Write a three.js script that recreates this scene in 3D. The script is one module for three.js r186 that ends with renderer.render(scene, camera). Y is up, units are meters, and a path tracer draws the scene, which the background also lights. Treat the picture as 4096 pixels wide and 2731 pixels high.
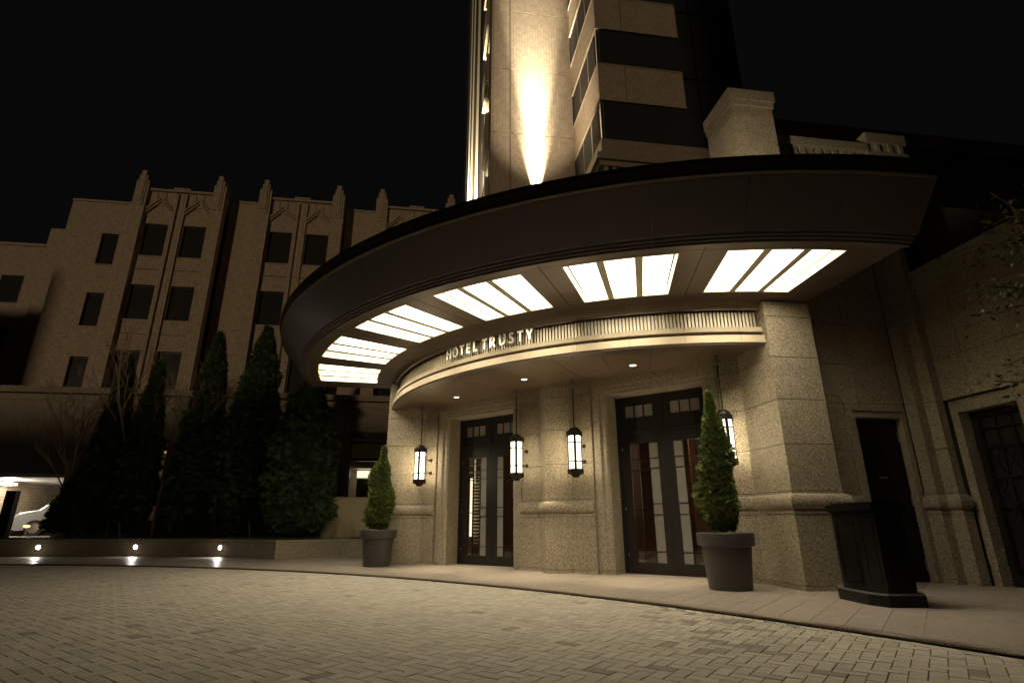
import * as THREE from 'three';
import { mergeGeometries } from 'three/addons/utils/BufferGeometryUtils.js';
import { RoundedBoxGeometry } from 'three/addons/geometries/RoundedBoxGeometry.js';
import { TextGeometry } from 'three/addons/geometries/TextGeometry.js';
import { FontLoader } from 'three/addons/loaders/FontLoader.js';
import { RectAreaLightUniformsLib } from 'three/addons/lights/RectAreaLightUniformsLib.js';

// ---------- camera, sky, night light, exposure ----------
const scene = new THREE.Scene();
const renderer = new THREE.WebGLRenderer({ antialias: true });
renderer.toneMapping = THREE.LinearToneMapping;
renderer.toneMappingExposure = 1.0;
renderer.shadowMap.enabled = true;
renderer.setSize(1024, 682);
RectAreaLightUniformsLib.init();

// grid of the hotel: a = right along the front, b = away from the camera; world x = a, z = -b
const camera = new THREE.PerspectiveCamera(63.76, 1024 / 682, 0.1, 400);
{
  const yaw = 0.1451, pitch = 0.3198, roll = 0.0023;
  camera.position.set(0, 0.87, 0);
  camera.rotation.order = 'YXZ';
  camera.rotation.set(pitch, -yaw, -roll);
}
{ // night sky: nearly black, a trace of city glow
  const w = 64, h = 32, d = new Float32Array(w * h * 4);
  for (let i = 0; i < w * h; i++) { d[i * 4] = 0.0026; d[i * 4 + 1] = 0.0025; d[i * 4 + 2] = 0.0026; d[i * 4 + 3] = 1; }
  const sky = new THREE.DataTexture(d, w, h, THREE.RGBAFormat, THREE.FloatType);
  sky.mapping = THREE.EquirectangularReflectionMapping; sky.needsUpdate = true;
  scene.background = sky; scene.environment = sky;
}
// the warm glow of the town across the forecourt, low and from the left
const moon = new THREE.DirectionalLight(new THREE.Color(1.0, 0.74, 0.47), 0.36);
moon.position.set(-22, 8, 20); moon.target.position.set(-5, 6, -18);
moon.castShadow = true; moon.shadow.radius = 5;
Object.assign(moon.shadow.camera, { left: -40, right: 40, top: 40, bottom: -40, near: 1, far: 120 });
scene.add(moon, moon.target);

const LAMP = { canopy: 11, lantern: 1.1, down: 40, flood: 2000, floodHigh: 5600, floodWide: 420, fin: 700, step: 1.4, garage: 14, lobby: 2.2, pillar: 30 };

// ---------- helpers ----------
let seed = 12345;
const rnd = () => { seed = (seed * 1664525 + 1013904223) >>> 0; return seed / 4294967296; };
const rr = (a, b) => a + (b - a) * rnd();
const V3 = (a, h, b) => new THREE.Vector3(a, h, -b);
const R2 = Math.SQRT2, S0 = -5.9503, TC = 13.95;
const ST = (s, t) => [(s + S0 + t) / R2, (t - s - S0) / R2];           // axis coordinates of the corner entrance -> grid
const toST = (a, b) => [(a - b) / R2 - S0, (a + b) / R2];
const mirror = ([a, b]) => [b + S0 * R2, a - S0 * R2];                 // across the entrance's axis
const POL = (r, deg) => ST(r * Math.sin(deg * Math.PI / 180), TC - r * Math.cos(deg * Math.PI / 180));
const used = {};
const numbered = (n) => { used[n] = (used[n] ?? -1) + 1; return used[n] ? n + '_' + String(used[n]).padStart(3, '0') : n; };
const base = new WeakMap();
function thing(name, label, category, at = [0, 0, 0], group) {
  const o = new THREE.Group(); o.name = numbered(name); o.position.set(at[0], at[1], -at[2]);
  o.userData = { label, category }; if (group) o.userData.group = group;
  scene.add(o); base.set(o, o.position.clone()); return o;
}
function uvMetres(g) {                                                   // uv in metres on every face, by the way it points
  if (g.index) g = g.toNonIndexed();
  g.deleteAttribute('uv');
  const p = g.attributes.position, uv = new Float32Array(p.count * 2);
  const A = new THREE.Vector3(), B = new THREE.Vector3(), C = new THREE.Vector3(), n = new THREE.Vector3(), e = new THREE.Vector3();
  for (let i = 0; i < p.count; i += 3) {
    A.fromBufferAttribute(p, i); B.fromBufferAttribute(p, i + 1); C.fromBufferAttribute(p, i + 2);
    n.subVectors(B, A).cross(e.subVectors(C, A)).normalize();
    const l = Math.hypot(n.x, n.z);
    [A, B, C].forEach((v, k) => {
      const j = (i + k) * 2;
      if (Math.abs(n.y) > 0.75 || l < 1e-6) { uv[j] = v.x; uv[j + 1] = v.z; } else { uv[j] = (v.x * n.z - v.z * n.x) / l; uv[j + 1] = v.y; }
    });
  }
  g.setAttribute('uv', new THREE.BufferAttribute(uv, 2));
  return g;
}
function flat(g) { if (g.index) g = g.toNonIndexed(); g.computeVertexNormals(); return g; }
// world-placed geometry -> a named mesh under its thing
function put(name, g, m, parent, own) {
  if (m === M.granite && /panel|block/.test(name)) m = M.graniteTones[Math.floor(rnd() * 4)];         // stones differ a little, block by block
  if (Array.isArray(g)) g = g.length > 1 ? mergeGeometries(g.map((x) => { x = x.index ? x.toNonIndexed() : x; for (const k of Object.keys(x.attributes)) if (!['position', 'normal', 'uv'].includes(k)) x.deleteAttribute(k); return x; })) : g[0];
  const o = new THREE.Mesh(g, m); o.name = parent ? name : numbered(name); o.castShadow = o.receiveShadow = true;
  if (parent) {
    if (!own) { const b0 = base.get(parent); if (b0) { g.translate(-b0.x, -b0.y, -b0.z); base.set(o, b0); } }
    parent.add(o);
  } else scene.add(o);
  return o;
}
const bx = (a0, a1, h0, h1, b0, b1) => uvMetres(new THREE.BoxGeometry(a1 - a0, h1 - h0, b1 - b0).translate((a0 + a1) / 2, (h0 + h1) / 2, -(b0 + b1) / 2));
const rbx = (w, h, d, r, seg = 2) => new RoundedBoxGeometry(w, h, d, seg, r);
// vertical prism over a plan polygon given in grid coordinates
function prism(pts, h0, h1) {
  const sh = new THREE.Shape(pts.map(([a, b]) => new THREE.Vector2(a, b)));
  const g = new THREE.ExtrudeGeometry(sh, { depth: h1 - h0, bevelEnabled: false });
  g.rotateX(-Math.PI / 2); g.translate(0, h0, 0);
  return uvMetres(g);
}
// plan polyline -> offset vertices (positive = outward, the side on the right hand when walking along it)
function offsets(pts, d) {
  const out = [], n = pts.length;
  for (let i = 0; i < n; i++) {
    const N = (p, q) => { const x = q[0] - p[0], y = q[1] - p[1], l = Math.hypot(x, y); return [y / l, -x / l]; };
    const n1 = i ? N(pts[i - 1], pts[i]) : N(pts[i], pts[i + 1]), n2 = i < n - 1 ? N(pts[i], pts[i + 1]) : n1;
    const k = 1 + n1[0] * n2[0] + n1[1] * n2[1];
    out.push(k < 0.15 ? [pts[i][0] + n1[0] * d, pts[i][1] + n1[1] * d] : [pts[i][0] + (n1[0] + n2[0]) / k * d, pts[i][1] + (n1[1] + n2[1]) / k * d]);
  }
  return out;
}
// one segment of a profile swept along a polyline with mitred ends; profile: closed list of [offset, height]
function sweepSeg(pts, i, profile, gap = 0) {
  const A = [], B = [];
  for (const [o, h] of profile) {
    const q = offsets(pts, o); let p0 = q[i], p1 = q[i + 1];
    const l = Math.hypot(pts[i + 1][0] - pts[i][0], pts[i + 1][1] - pts[i][1]), ux = (pts[i + 1][0] - pts[i][0]) / l, uy = (pts[i + 1][1] - pts[i][1]) / l;
    A.push([p0[0] + ux * gap, h, p0[1] + uy * gap]); B.push([p1[0] - ux * gap, h, p1[1] - uy * gap]);
  }
  const pos = [], tri = (p, q, r) => pos.push(p[0], p[1], -p[2], q[0], q[1], -q[2], r[0], r[1], -r[2]);
  const n = profile.length;
  for (let k = 0; k < n; k++) { const m = (k + 1) % n; tri(A[k], B[k], B[m]); tri(A[k], B[m], A[m]); }
  const c = profile.map(([o, h]) => new THREE.Vector2(o, h));
  for (const f of THREE.ShapeUtils.triangulateShape(c, [])) { tri(A[f[0]], A[f[1]], A[f[2]]); tri(B[f[0]], B[f[2]], B[f[1]]); }
  const g = new THREE.BufferGeometry(); g.setAttribute('position', new THREE.Float32BufferAttribute(pos, 3)); g.computeVertexNormals();
  return uvMetres(g);
}
// profile [r, h] turned about the canopy's centre between two angles (degrees)
function arcSweep(profile, d0, d1, step = 1.0, smooth = false) {
  const n = Math.max(1, Math.ceil(Math.abs(d1 - d0) / step)), pos = [];
  const P = (k, i) => { const [r, h] = profile[k], [a, b] = POL(r, d0 + (d1 - d0) * i / n); return [a, h, -b]; };
  const tri = (p, q, r) => pos.push(...p, ...q, ...r), m = profile.length;
  for (let i = 0; i < n; i++) for (let k = 0; k < m; k++) { const l = (k + 1) % m; tri(P(k, i), P(l, i), P(l, i + 1)); tri(P(k, i), P(l, i + 1), P(k, i + 1)); }
  const c = profile.map(([r, h]) => new THREE.Vector2(r, h));
  for (const f of THREE.ShapeUtils.triangulateShape(c, [])) { tri(P(f[0], 0), P(f[2], 0), P(f[1], 0)); tri(P(f[0], n), P(f[1], n), P(f[2], n)); }
  const g = new THREE.BufferGeometry(); g.setAttribute('position', new THREE.Float32BufferAttribute(pos, 3)); g.computeVertexNormals();
  // round the facets along the arc: normals turn with the angle
  const N = g.attributes.normal, Q = g.attributes.position, [ca, cb] = ST(0, TC);
  const tot = n * m * 6;
  for (let i = 0; i < tot; i++) {
    const t = Math.floor(i / 6 / m), mid = d0 + (d1 - d0) * (t + 0.5) / n;
    const x = Q.getX(i) - ca, z = Q.getZ(i) + cb;
    const [ma, mb] = POL(1, mid), mx = ma - ca, mz = -mb + cb, l = Math.hypot(x, z) || 1;
    const cs = (mx * x + mz * z) / l, sn = (mx * z - mz * x) / l, nx = N.getX(i), nz = N.getZ(i);
    N.setXYZ(i, nx * cs - nz * sn, N.getY(i), nx * sn + nz * cs);
  }
  return uvMetres(g);
}
const tube = (pts, r, seg = 12, rad = 5) => new THREE.TubeGeometry(new THREE.CatmullRomCurve3(pts), seg, r, rad, false);

// ---------- procedural materials ----------
const lerp = (a, b, t) => a + (b - a) * t;
function valueNoise(n, cells, sd) {                                      // tileable
  let s = sd; const r = () => { s = (s * 1664525 + 1013904223) >>> 0; return s / 4294967296; };
  const g = Float32Array.from({ length: cells * cells }, r), out = new Float32Array(n * n);
  for (let y = 0; y < n; y++) for (let x = 0; x < n; x++) {
    const fx = x / n * cells, fy = y / n * cells, x0 = Math.floor(fx), y0 = Math.floor(fy), u = fx - x0, v = fy - y0;
    const a = u * u * (3 - 2 * u), b = v * v * (3 - 2 * v), x1 = (x0 + 1) % cells, y1 = (y0 + 1) % cells;
    out[y * n + x] = lerp(lerp(g[y0 * cells + x0], g[y0 * cells + x1], a), lerp(g[y1 * cells + x0], g[y1 * cells + x1], a), b);
  }
  return out;
}
const s8 = (l) => Math.round(255 * Math.min(1, Math.max(0, l <= 0.0031308 ? l * 12.92 : 1.055 * Math.pow(l, 1 / 2.4) - 0.055)));
function tex(n, f, metres, srgb = true) {
  const d = new Uint8Array(n * n * 4);
  for (let y = 0; y < n; y++) for (let x = 0; x < n; x++) { const c = f(x, y, y * n + x), i = (y * n + x) * 4; d[i] = srgb ? s8(c[0]) : c[0] * 255; d[i + 1] = srgb ? s8(c[1]) : c[1] * 255; d[i + 2] = srgb ? s8(c[2]) : c[2] * 255; d[i + 3] = 255; }
  const t = new THREE.DataTexture(d, n, n, THREE.RGBAFormat); t.wrapS = t.wrapT = THREE.RepeatWrapping; t.magFilter = THREE.LinearFilter; t.minFilter = THREE.LinearMipmapLinearFilter; t.generateMipmaps = true;
  if (srgb) t.colorSpace = THREE.SRGBColorSpace; t.repeat.set(1 / metres, 1 / metres); t.needsUpdate = true; return t;
}
const std = (c, rough, metal = 0, extra = {}) => new THREE.MeshStandardMaterial({ color: new THREE.Color().setRGB(...c), roughness: rough, metalness: metal, side: THREE.DoubleSide, ...extra });
const phys = (c, rough, metal = 0, extra = {}) => new THREE.MeshPhysicalMaterial({ color: new THREE.Color().setRGB(...c), roughness: rough, metalness: metal, side: THREE.DoubleSide, ...extra });

const M = {};
{ // speckled granite
  const n = 1024, m = 1.6, a = valueNoise(n, 190, 3), b = valueNoise(n, 360, 5), c = valueNoise(n, 12, 7), d = valueNoise(n, 420, 11), e = valueNoise(n, 120, 17);
  const col = (light, mid, dark) => tex(n, (x, y, i) => {
    const k = a[i] * 0.55 + b[i] * 0.45; let t = k < 0.40 ? 0 : k < 0.5 ? 0.45 : k < 0.62 ? 0.75 : 1;
    if (d[i] > 0.86) t = 0; if (e[i] > 0.83) t = Math.min(1, t + 0.3);
    const f = 0.93 + 0.14 * c[i];
    return [0, 1, 2].map((j) => f * (t < 0.5 ? lerp(dark[j], mid[j], t * 2) : lerp(mid[j], light[j], t * 2 - 1)));
  }, m);
  const bump = tex(n, (x, y, i) => { const v = a[i] * 0.5 + b[i] * 0.5; return [v, v, v]; }, m, false);
  M.granite = std([1, 1, 1], 0.62, 0, { map: col([0.435, 0.372, 0.272], [0.305, 0.252, 0.168], [0.115, 0.093, 0.063]), bumpMap: bump, bumpScale: 0.004 });
  M.graniteTones = [0.93, 1, 1.05, 0.97].map((k) => { const m = M.granite.clone(); m.color.setRGB(k, k, k * 0.99); return m; });
  M.graniteSlab = std([1, 1, 1], 0.42, 0, { map: col([0.40, 0.345, 0.285], [0.33, 0.275, 0.22], [0.22, 0.18, 0.145]), bumpMap: bump, bumpScale: 0.0012 });
  M.kerb = std([1, 1, 1], 0.30, 0, { map: col([0.33, 0.27, 0.225], [0.25, 0.195, 0.16], [0.15, 0.115, 0.095]) });
}
{ // small square facade tiles, far too small to tell apart: grout lines and tone by tile
  const n = 512, k = 10, a = valueNoise(n, 60, 21), c = valueNoise(n, 6, 23); let s = 77; const r = () => { s = (s * 1664525 + 1013904223) >>> 0; return s / 4294967296; };
  const tone = Array.from({ length: k * k }, () => 0.86 + 0.28 * r());
  const make = (col, gr) => tex(n, (x, y, i) => {
    const u = x / n * k, v = y / n * k, gx = Math.abs(u - Math.round(u)), gy = Math.abs(v - Math.round(v)), g = Math.min(gx, gy) < 0.055;
    const t = tone[Math.floor(v) * k + Math.floor(u)] * (0.92 + 0.16 * a[i]) * (0.94 + 0.12 * c[i]);
    return col.map((q, j) => g ? gr[j] : q * t);
  }, 1.12);
  const bump = tex(n, (x, y) => { const u = x / n * k, v = y / n * k, g = Math.min(Math.abs(u - Math.round(u)), Math.abs(v - Math.round(v))) < 0.055 ? 0 : 1; return [g, g, g]; }, 1.12, false);
  M.tile = std([1, 1, 1], 0.55, 0, { map: make([0.47, 0.37, 0.255], [0.18, 0.135, 0.09]), bumpMap: bump, bumpScale: 0.003 });
  M.towerTile = std([1, 1, 1], 0.5, 0, { map: make([0.40, 0.33, 0.24], [0.30, 0.245, 0.175]), bumpMap: bump, bumpScale: 0.003 });
}
{ // concrete pavers
  const n = 512, a = valueNoise(n, 200, 31), b = valueNoise(n, 40, 33), c = valueNoise(n, 8, 35);
  const map = tex(n, (x, y, i) => { const v = 0.74 + 0.24 * a[i] + 0.12 * b[i] + 0.14 * c[i]; return [v * 0.96, v * 0.95, v * 0.93]; }, 0.7);
  const bump = tex(n, (x, y, i) => { const v = a[i]; return [v, v, v]; }, 0.7, false);
  M.paver = ['#b0a898', '#b3ab9b', '#ada595', '#b6ae9e', '#a8a090', '#8a8375'].map((h) => std([1, 1, 1], 0.85, 0, { color: new THREE.Color(h), map, bumpMap: bump, bumpScale: 0.002 }));
  M.paverAll = std([1, 1, 1], 0.85, 0, { map, bumpMap: bump, bumpScale: 0.002 });
  M.bed = std([0.085, 0.07, 0.05], 0.95);
  M.mortar = std([0.42, 0.38, 0.31], 0.95);
  M.joint = std([0.03, 0.025, 0.02], 0.95);
}
{ // brushed bronze sheets
  const n = 512, a = valueNoise(n, 10, 41), b = valueNoise(n, 64, 43);
  const map = tex(n, (x, y, i) => { const v = 0.92 + 0.10 * a[i] + 0.06 * b[i]; return [v, v, v]; }, 2.3);
  const rough = tex(n, (x, y, i) => { const v = 0.85 + 0.15 * b[i]; return [v, v, v]; }, 2.3, false);
  M.champagne = std([0.345, 0.285, 0.195], 0.52, 0.45, { map, roughnessMap: rough });
  M.rib = std([0.40, 0.35, 0.26], 0.40, 0.55, { map });
  M.bronze = std([0.17, 0.13, 0.095], 0.42, 0.55, { map, roughnessMap: rough });
  M.ceiling = std([0.20, 0.145, 0.092], 0.42, 0.35, { map, roughnessMap: rough });
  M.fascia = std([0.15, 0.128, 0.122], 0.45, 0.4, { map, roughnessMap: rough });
  M.rim = std([0.02, 0.018, 0.017], 0.5, 0.2, { map });
}
M.finBright = std([0.78, 0.72, 0.60], 0.6);  // pale so the fins read as bright lines: light put into the colour
M.cream = std([0.62, 0.55, 0.42], 0.5);
M.glow = std([0.9, 0.88, 0.8], 0.6, 0, { emissive: new THREE.Color(1, 0.95, 0.80), emissiveIntensity: 2.6 });
M.glowLantern = std([0.9, 0.85, 0.7], 0.6, 0, { emissive: new THREE.Color(1, 0.90, 0.68), emissiveIntensity: 3.2 });
M.glowSpot = std([0.9, 0.9, 0.9], 0.5, 0, { emissive: new THREE.Color(1, 0.90, 0.72), emissiveIntensity: 4 });
M.glowWhite = std([0.9, 0.9, 0.9], 0.5, 0, { emissive: new THREE.Color(1, 0.97, 0.92), emissiveIntensity: 14 });
M.glowWarm = std([0.9, 0.8, 0.6], 0.5, 0, { emissive: new THREE.Color(1, 0.88, 0.62), emissiveIntensity: 1.3 });
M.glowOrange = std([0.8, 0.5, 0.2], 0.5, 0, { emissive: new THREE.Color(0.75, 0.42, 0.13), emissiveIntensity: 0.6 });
M.iron = std([0.035, 0.028, 0.024], 0.42, 0.6);
M.darkDoor = std([0.016, 0.013, 0.011], 0.42, 0.2);
M.muntin = std([0.05, 0.043, 0.036], 0.30, 0.7);
M.clear = phys([1, 1, 1], 0.03, 0, { transmission: 1, thickness: 0, ior: 1.5 });
M.frosted = phys([0.27, 0.25, 0.215], 0.6, 0, { transmission: 0.25, thickness: 0 });
M.blackGlass = phys([0.035, 0.037, 0.036], 0.15, 0, { specularIntensity: 0.7 });
M.silver = std([0.62, 0.60, 0.57], 0.22, 0.9);
M.steel = std([0.35, 0.34, 0.33], 0.35, 0.8);
M.letterFace = std([0.80, 0.76, 0.66], 0.30, 0.7);
M.pot = std([0.055, 0.046, 0.042], 0.45, 0.05);
M.bark = std([0.12, 0.085, 0.06], 0.9);
M.barkPale = std([0.46, 0.33, 0.22], 0.85);
M.soil = std([0.05, 0.035, 0.022], 0.95);
M.moss = std([0.10, 0.13, 0.02], 0.95);
M.podium = phys([0.007, 0.0065, 0.006], 0.22, 0, { specularIntensity: 0.55 });
M.beige = std([0.44, 0.37, 0.22], 0.7);
M.whitePaint = std([0.72, 0.70, 0.66], 0.6);
M.concrete = std([0.33, 0.30, 0.27], 0.85);
M.wood = std([0.17, 0.085, 0.045], 0.5);
M.asphalt = std([0.05, 0.048, 0.045], 0.9);

// =====================================================================
// GROUND, ROAD, KERB, PAVEMENT
// =====================================================================
const KC = [-13.9, -3.72], KR = 19.5, ROAD = -0.03;                      // the kerb is an arc of the turning circle
const kerbR = (a, b) => Math.hypot(a - KC[0], b - KC[1]);
const structure = (o) => { o.userData.kind = 'structure'; return o; };
structure(put('ground', bx(-120, 120, -0.40, -0.10, -80, 140), M.asphalt));

// cut a plan polygon by the tangent of the kerb arc: keep = 1 outside, -1 inside
function cutByArc(poly, R, keep) {
  const c = poly.reduce((q, p) => [q[0] + p[0] / poly.length, q[1] + p[1] / poly.length], [0, 0]);
  const l = kerbR(...c), n = [(c[0] - KC[0]) / l, (c[1] - KC[1]) / l];
  const dist = (p) => keep * ((p[0] - KC[0]) * n[0] + (p[1] - KC[1]) * n[1] - R), out = [];
  for (let i = 0; i < poly.length; i++) {
    const p = poly[i], q = poly[(i + 1) % poly.length], dp = dist(p), dq = dist(q);
    if (dp >= 0) out.push(p);
    if (dp * dq < 0) { const t = dp / (dp - dq); out.push([lerp(p[0], q[0], t), lerp(p[1], q[1], t)]); }
  }
  return out;
}
const area = (p) => Math.abs(p.reduce((s, q, i) => { const r = p[(i + 1) % p.length]; return s + q[0] * r[1] - q[1] * r[0]; }, 0)) / 2;
// flat block with a small chamfer round its top
function block(poly, top, thick, ch) {
  let c = poly.reduce((q, p) => [q[0] + p[0] / poly.length, q[1] + p[1] / poly.length], [0, 0]);
  const ccw = poly.reduce((s, q, i) => { const r = poly[(i + 1) % poly.length]; return s + q[0] * r[1] - q[1] * r[0]; }, 0) > 0;
  const P = ccw ? poly : poly.slice().reverse(), n = P.length, pos = [];
  const ins = P.map((p) => { const l = Math.hypot(p[0] - c[0], p[1] - c[1]); const k = Math.max(0, (l - ch * 1.4) / l); return [c[0] + (p[0] - c[0]) * k, c[1] + (p[1] - c[1]) * k]; });
  const tri = (p, hp, q, hq, r, hr) => pos.push(p[0], hp, -p[1], q[0], hq, -q[1], r[0], hr, -r[1]);
  for (let i = 1; i < n - 1; i++) tri(ins[0], top, ins[i], top, ins[i + 1], top);
  for (let i = 0; i < n; i++) { const j = (i + 1) % n; tri(P[i], top - ch, P[j], top - ch, ins[j], top); tri(P[i], top - ch, ins[j], top, ins[i], top); tri(P[i], top - thick, P[j], top - thick, P[j], top - ch); tri(P[i], top - thick, P[j], top - ch, P[i], top - ch); }
  const g = new THREE.BufferGeometry(); g.setAttribute('position', new THREE.Float32BufferAttribute(pos, 3)); g.computeVertexNormals();
  return uvMetres(g);
}
{
  // sand bed under the pavers: also what shows in the joints
  const pts = []; for (let i = 0; i <= 60; i++) { const t = (-30 + 120 * i / 60) * Math.PI / 180; pts.push([KC[0] + (KR + 0.04) * Math.cos(t), KC[1] + (KR + 0.04) * Math.sin(t)]); }
  pts.push([-20, 15], [-20, -14], [2, -14]);
  const road = structure(put('paved_road', prism(pts, -0.10, ROAD - 0.008), M.bed));
  base.set(road, new THREE.Vector3());
  const W = 0.1, J = 0.005, all = [];
  const add = (i, j, vert) => {                                          // herringbone set at 45 degrees to the hotel
    const x0 = (vert ? i + 3 : i) * W, y0 = j * W, w = vert ? W : 2 * W, d = vert ? 2 * W : W;
    const jx = rr(-0.0012, 0.0012), q = [[x0 + J / 2, y0 + J / 2], [x0 + w - J / 2, y0 + J / 2], [x0 + w - J / 2, y0 + d - J / 2], [x0 + J / 2, y0 + d - J / 2]].map(([s, t]) => ST(s + jx, t));
    const c = [(q[0][0] + q[2][0]) / 2, (q[0][1] + q[2][1]) / 2], r = kerbR(...c);
    if (c[0] < -15 || c[0] > 6 || c[1] < 0.6 || r > KR - 0.05) return;
    // skip what no camera near the photograph's can see
    const dx = c[0] - 0, az = Math.atan2(dx, c[1]) * 180 / Math.PI; if (az < -48 || az > 66) return;
    const p = cutByArc(q, KR - 0.125, -1); if (p.length < 3 || area(p) < 0.003) return;
    all.push({ p, c, full: p.length === 4 && area(p) > 0.018, vert });
  };
  for (let j = -70; j < 360; j++) for (let k = -100; k < 100; k++) { const i = j + 4 * k; if (Math.abs(i * W) > 26) continue; add(i, j, false); add(i, j, true); }
  // border course along the kerb
  for (let k = 0; k < 230; k++) {
    const t0 = (8 + k * 0.33) * Math.PI / 180, t1 = (8 + (k + 1) * 0.33) * Math.PI / 180 - 0.0003, P = (R, t) => [KC[0] + R * Math.cos(t), KC[1] + R * Math.sin(t)], sk = 0.0022;
    all.push({ p: [P(KR - 0.12, t0 - sk), P(KR - 0.006, t0 + sk), P(KR - 0.006, t1 + sk), P(KR - 0.12, t1 - sk)], c: P(KR - 0.06, t0), full: false });
  }
  const e = [0, 0.87, 0];
  for (const o of all) { const b = o.c[1] * Math.cos(0.1451) + o.c[0] * Math.sin(0.1451), sx = o.c[0] * Math.cos(0.1451) - o.c[1] * Math.sin(0.1451); o.d = b < 2.2 || Math.abs(sx) > b * 1.0 + 0.1 || b * 0.3 > 99 ? 99 : Math.hypot(o.c[0], o.c[1]); }
  // in the frame: lower image edge meets the road about 2.25 m away
  all.sort((p, q) => p.d - q.d);
  const tone = (o) => { const near = Math.hypot(o.c[0] - 3.0, o.c[1] - 5.8) < 0.9 || Math.hypot(o.c[0] - 2.3, o.c[1] - 4.6) < 0.5; return rnd() < (near ? 0.22 : 0.012) ? 5 : Math.floor(rnd() * 5); };   // a few stained stones near the kerb
  const rest = [[], [], [], [], [], []];
  all.forEach((o, i) => {
    const g = block(o.p, ROAD + rr(-0.0012, 0.0012), 0.03, 0.003), k = tone(o);
    if (i < 300) put('paver', g, M.paver[k], road); else rest[k].push(g);
  });
  // further pavers: real blocks joined into one part, tone by vertex colour
  const gs = [];
  rest.forEach((list, k) => list.forEach((g) => { const c = M.paver[k].color, n = g.attributes.position.count, f = rr(0.95, 1.05), a = new Float32Array(n * 3); for (let i = 0; i < n; i++) { a[i * 3] = c.r * f; a[i * 3 + 1] = c.g * f; a[i * 3 + 2] = c.b * f; } g.setAttribute('color', new THREE.BufferAttribute(a, 3)); gs.push(g); }));
  M.paverAll.vertexColors = true;
  const far = new THREE.Mesh(mergeGeometries(gs), M.paverAll); far.name = 'distant_pavers'; far.receiveShadow = true; far.userData.kind = 'stuff'; road.add(far);

  // kerb stones
  const kerb = structure(put('kerb', prism((() => { const q = []; for (let i = 0; i <= 60; i++) { const t = (4 + 80 * i / 60) * Math.PI / 180; q.push([KC[0] + (KR + 0.035) * Math.cos(t), KC[1] + (KR + 0.035) * Math.sin(t)]); } for (let i = 60; i >= 0; i--) { const t = (4 + 80 * i / 60) * Math.PI / 180; q.push([KC[0] + (KR + 0.10) * Math.cos(t), KC[1] + (KR + 0.10) * Math.sin(t)]); } return q; })(), -0.1, -0.0155), M.bed));
  base.set(kerb, new THREE.Vector3());
  const da = 0.86 / KR;
  for (let t = 6 * Math.PI / 180; t < 84 * Math.PI / 180; t += da) {
    const q = [], R0 = KR + rr(-0.0015, 0.0015), n = 4, dt = da - 0.006 / KR;
    for (let i = 0; i <= n; i++) q.push([KC[0] + R0 * Math.cos(t + dt * i / n), KC[1] + R0 * Math.sin(t + dt * i / n)]);
    for (let i = n; i >= 0; i--) q.push([KC[0] + (KR + 0.115) * Math.cos(t + dt * i / n), KC[1] + (KR + 0.115) * Math.sin(t + dt * i / n)]);
    put('kerb_stone', block(q, 0.002, 0.017, 0.004), M.kerb, kerb);
  }
  // pavement: granite strips running into the corner entrance
  const q = []; for (let i = 0; i <= 60; i++) { const t = (3 + 82 * i / 60) * Math.PI / 180; q.push([KC[0] + (KR + 0.11) * Math.cos(t), KC[1] + (KR + 0.11) * Math.sin(t)]); }
  q.push([-14, 19.5], [-3, 19.5], [3, 18], [9, 13], [9, -3]);
  const pav = structure(put('pavement', prism(q, -0.09, -0.005), M.mortar)); base.set(pav, new THREE.Vector3());
  const slabs = [];
  for (let i = -60; i < 60; i++) for (let j = -6; j < 24; j++) {
    const off = (i & 1) * 0.6 + rr(-0.002, 0.002), s0 = i * 0.29 + 0.14, t0 = j * 1.2 + off, g = 0.0025;
    const poly = [[s0 + g, t0 + g], [s0 + 0.29 - g, t0 + g], [s0 + 0.29 - g, t0 + 1.2 - g], [s0 + g, t0 + 1.2 - g]].map(([s, t]) => ST(s, t));
    const c = ST(s0 + 0.145, t0 + 0.6); if (c[0] < -13 || c[0] > 8.4 || c[1] < 1 || c[1] > 18 || kerbR(...c) > KR + 7.5 || kerbR(...c) < KR - 0.6) continue;
    const p = cutByArc(poly, KR + 0.118, 1); if (p.length < 3 || area(p) < 0.004) continue;
    slabs.push({ p, d: Math.hypot(c[0], c[1]) });
  }
  slabs.sort((x, y) => x.d - y.d);
  const extra = [];
  slabs.forEach((o, i) => { const g = block(o.p, rr(-0.0006, 0.0006), 0.03, 0.0015); if (i < 300) put('paving_slab', g, M.graniteSlab, pav); else extra.push(g); });
  if (extra.length) { const o = put('distant_slabs', extra, M.graniteSlab, pav); o.userData.kind = 'stuff'; }
}

// =====================================================================
// CORNER ENTRANCE: granite porch with two pairs of doors
// =====================================================================
const WT = 9.43, DOORT = 9.95, SD = 2.068, HW = 0.936, PL = [5.064, 7.361], PLR = 5.85, W1B = 7.95;
const COURSES = [1.30, 1.96, 2.62, 3.28, 3.94];
const MOULD = (() => { const q = [[-0.04, 0.99], [0.045, 0.99], [0.045, 1.025], [0.028, 1.03], [0.028, 1.045]]; for (let i = 0; i <= 8; i++) { const t = -Math.PI / 2 + Math.PI * i / 8; q.push([0.03 + 0.062 * Math.cos(t) * 0.9, 1.155 + 0.10 * Math.sin(t)]); } q.push([0.012, 1.262], [0.012, 1.295], [-0.04, 1.295]); return q; })();
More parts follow.
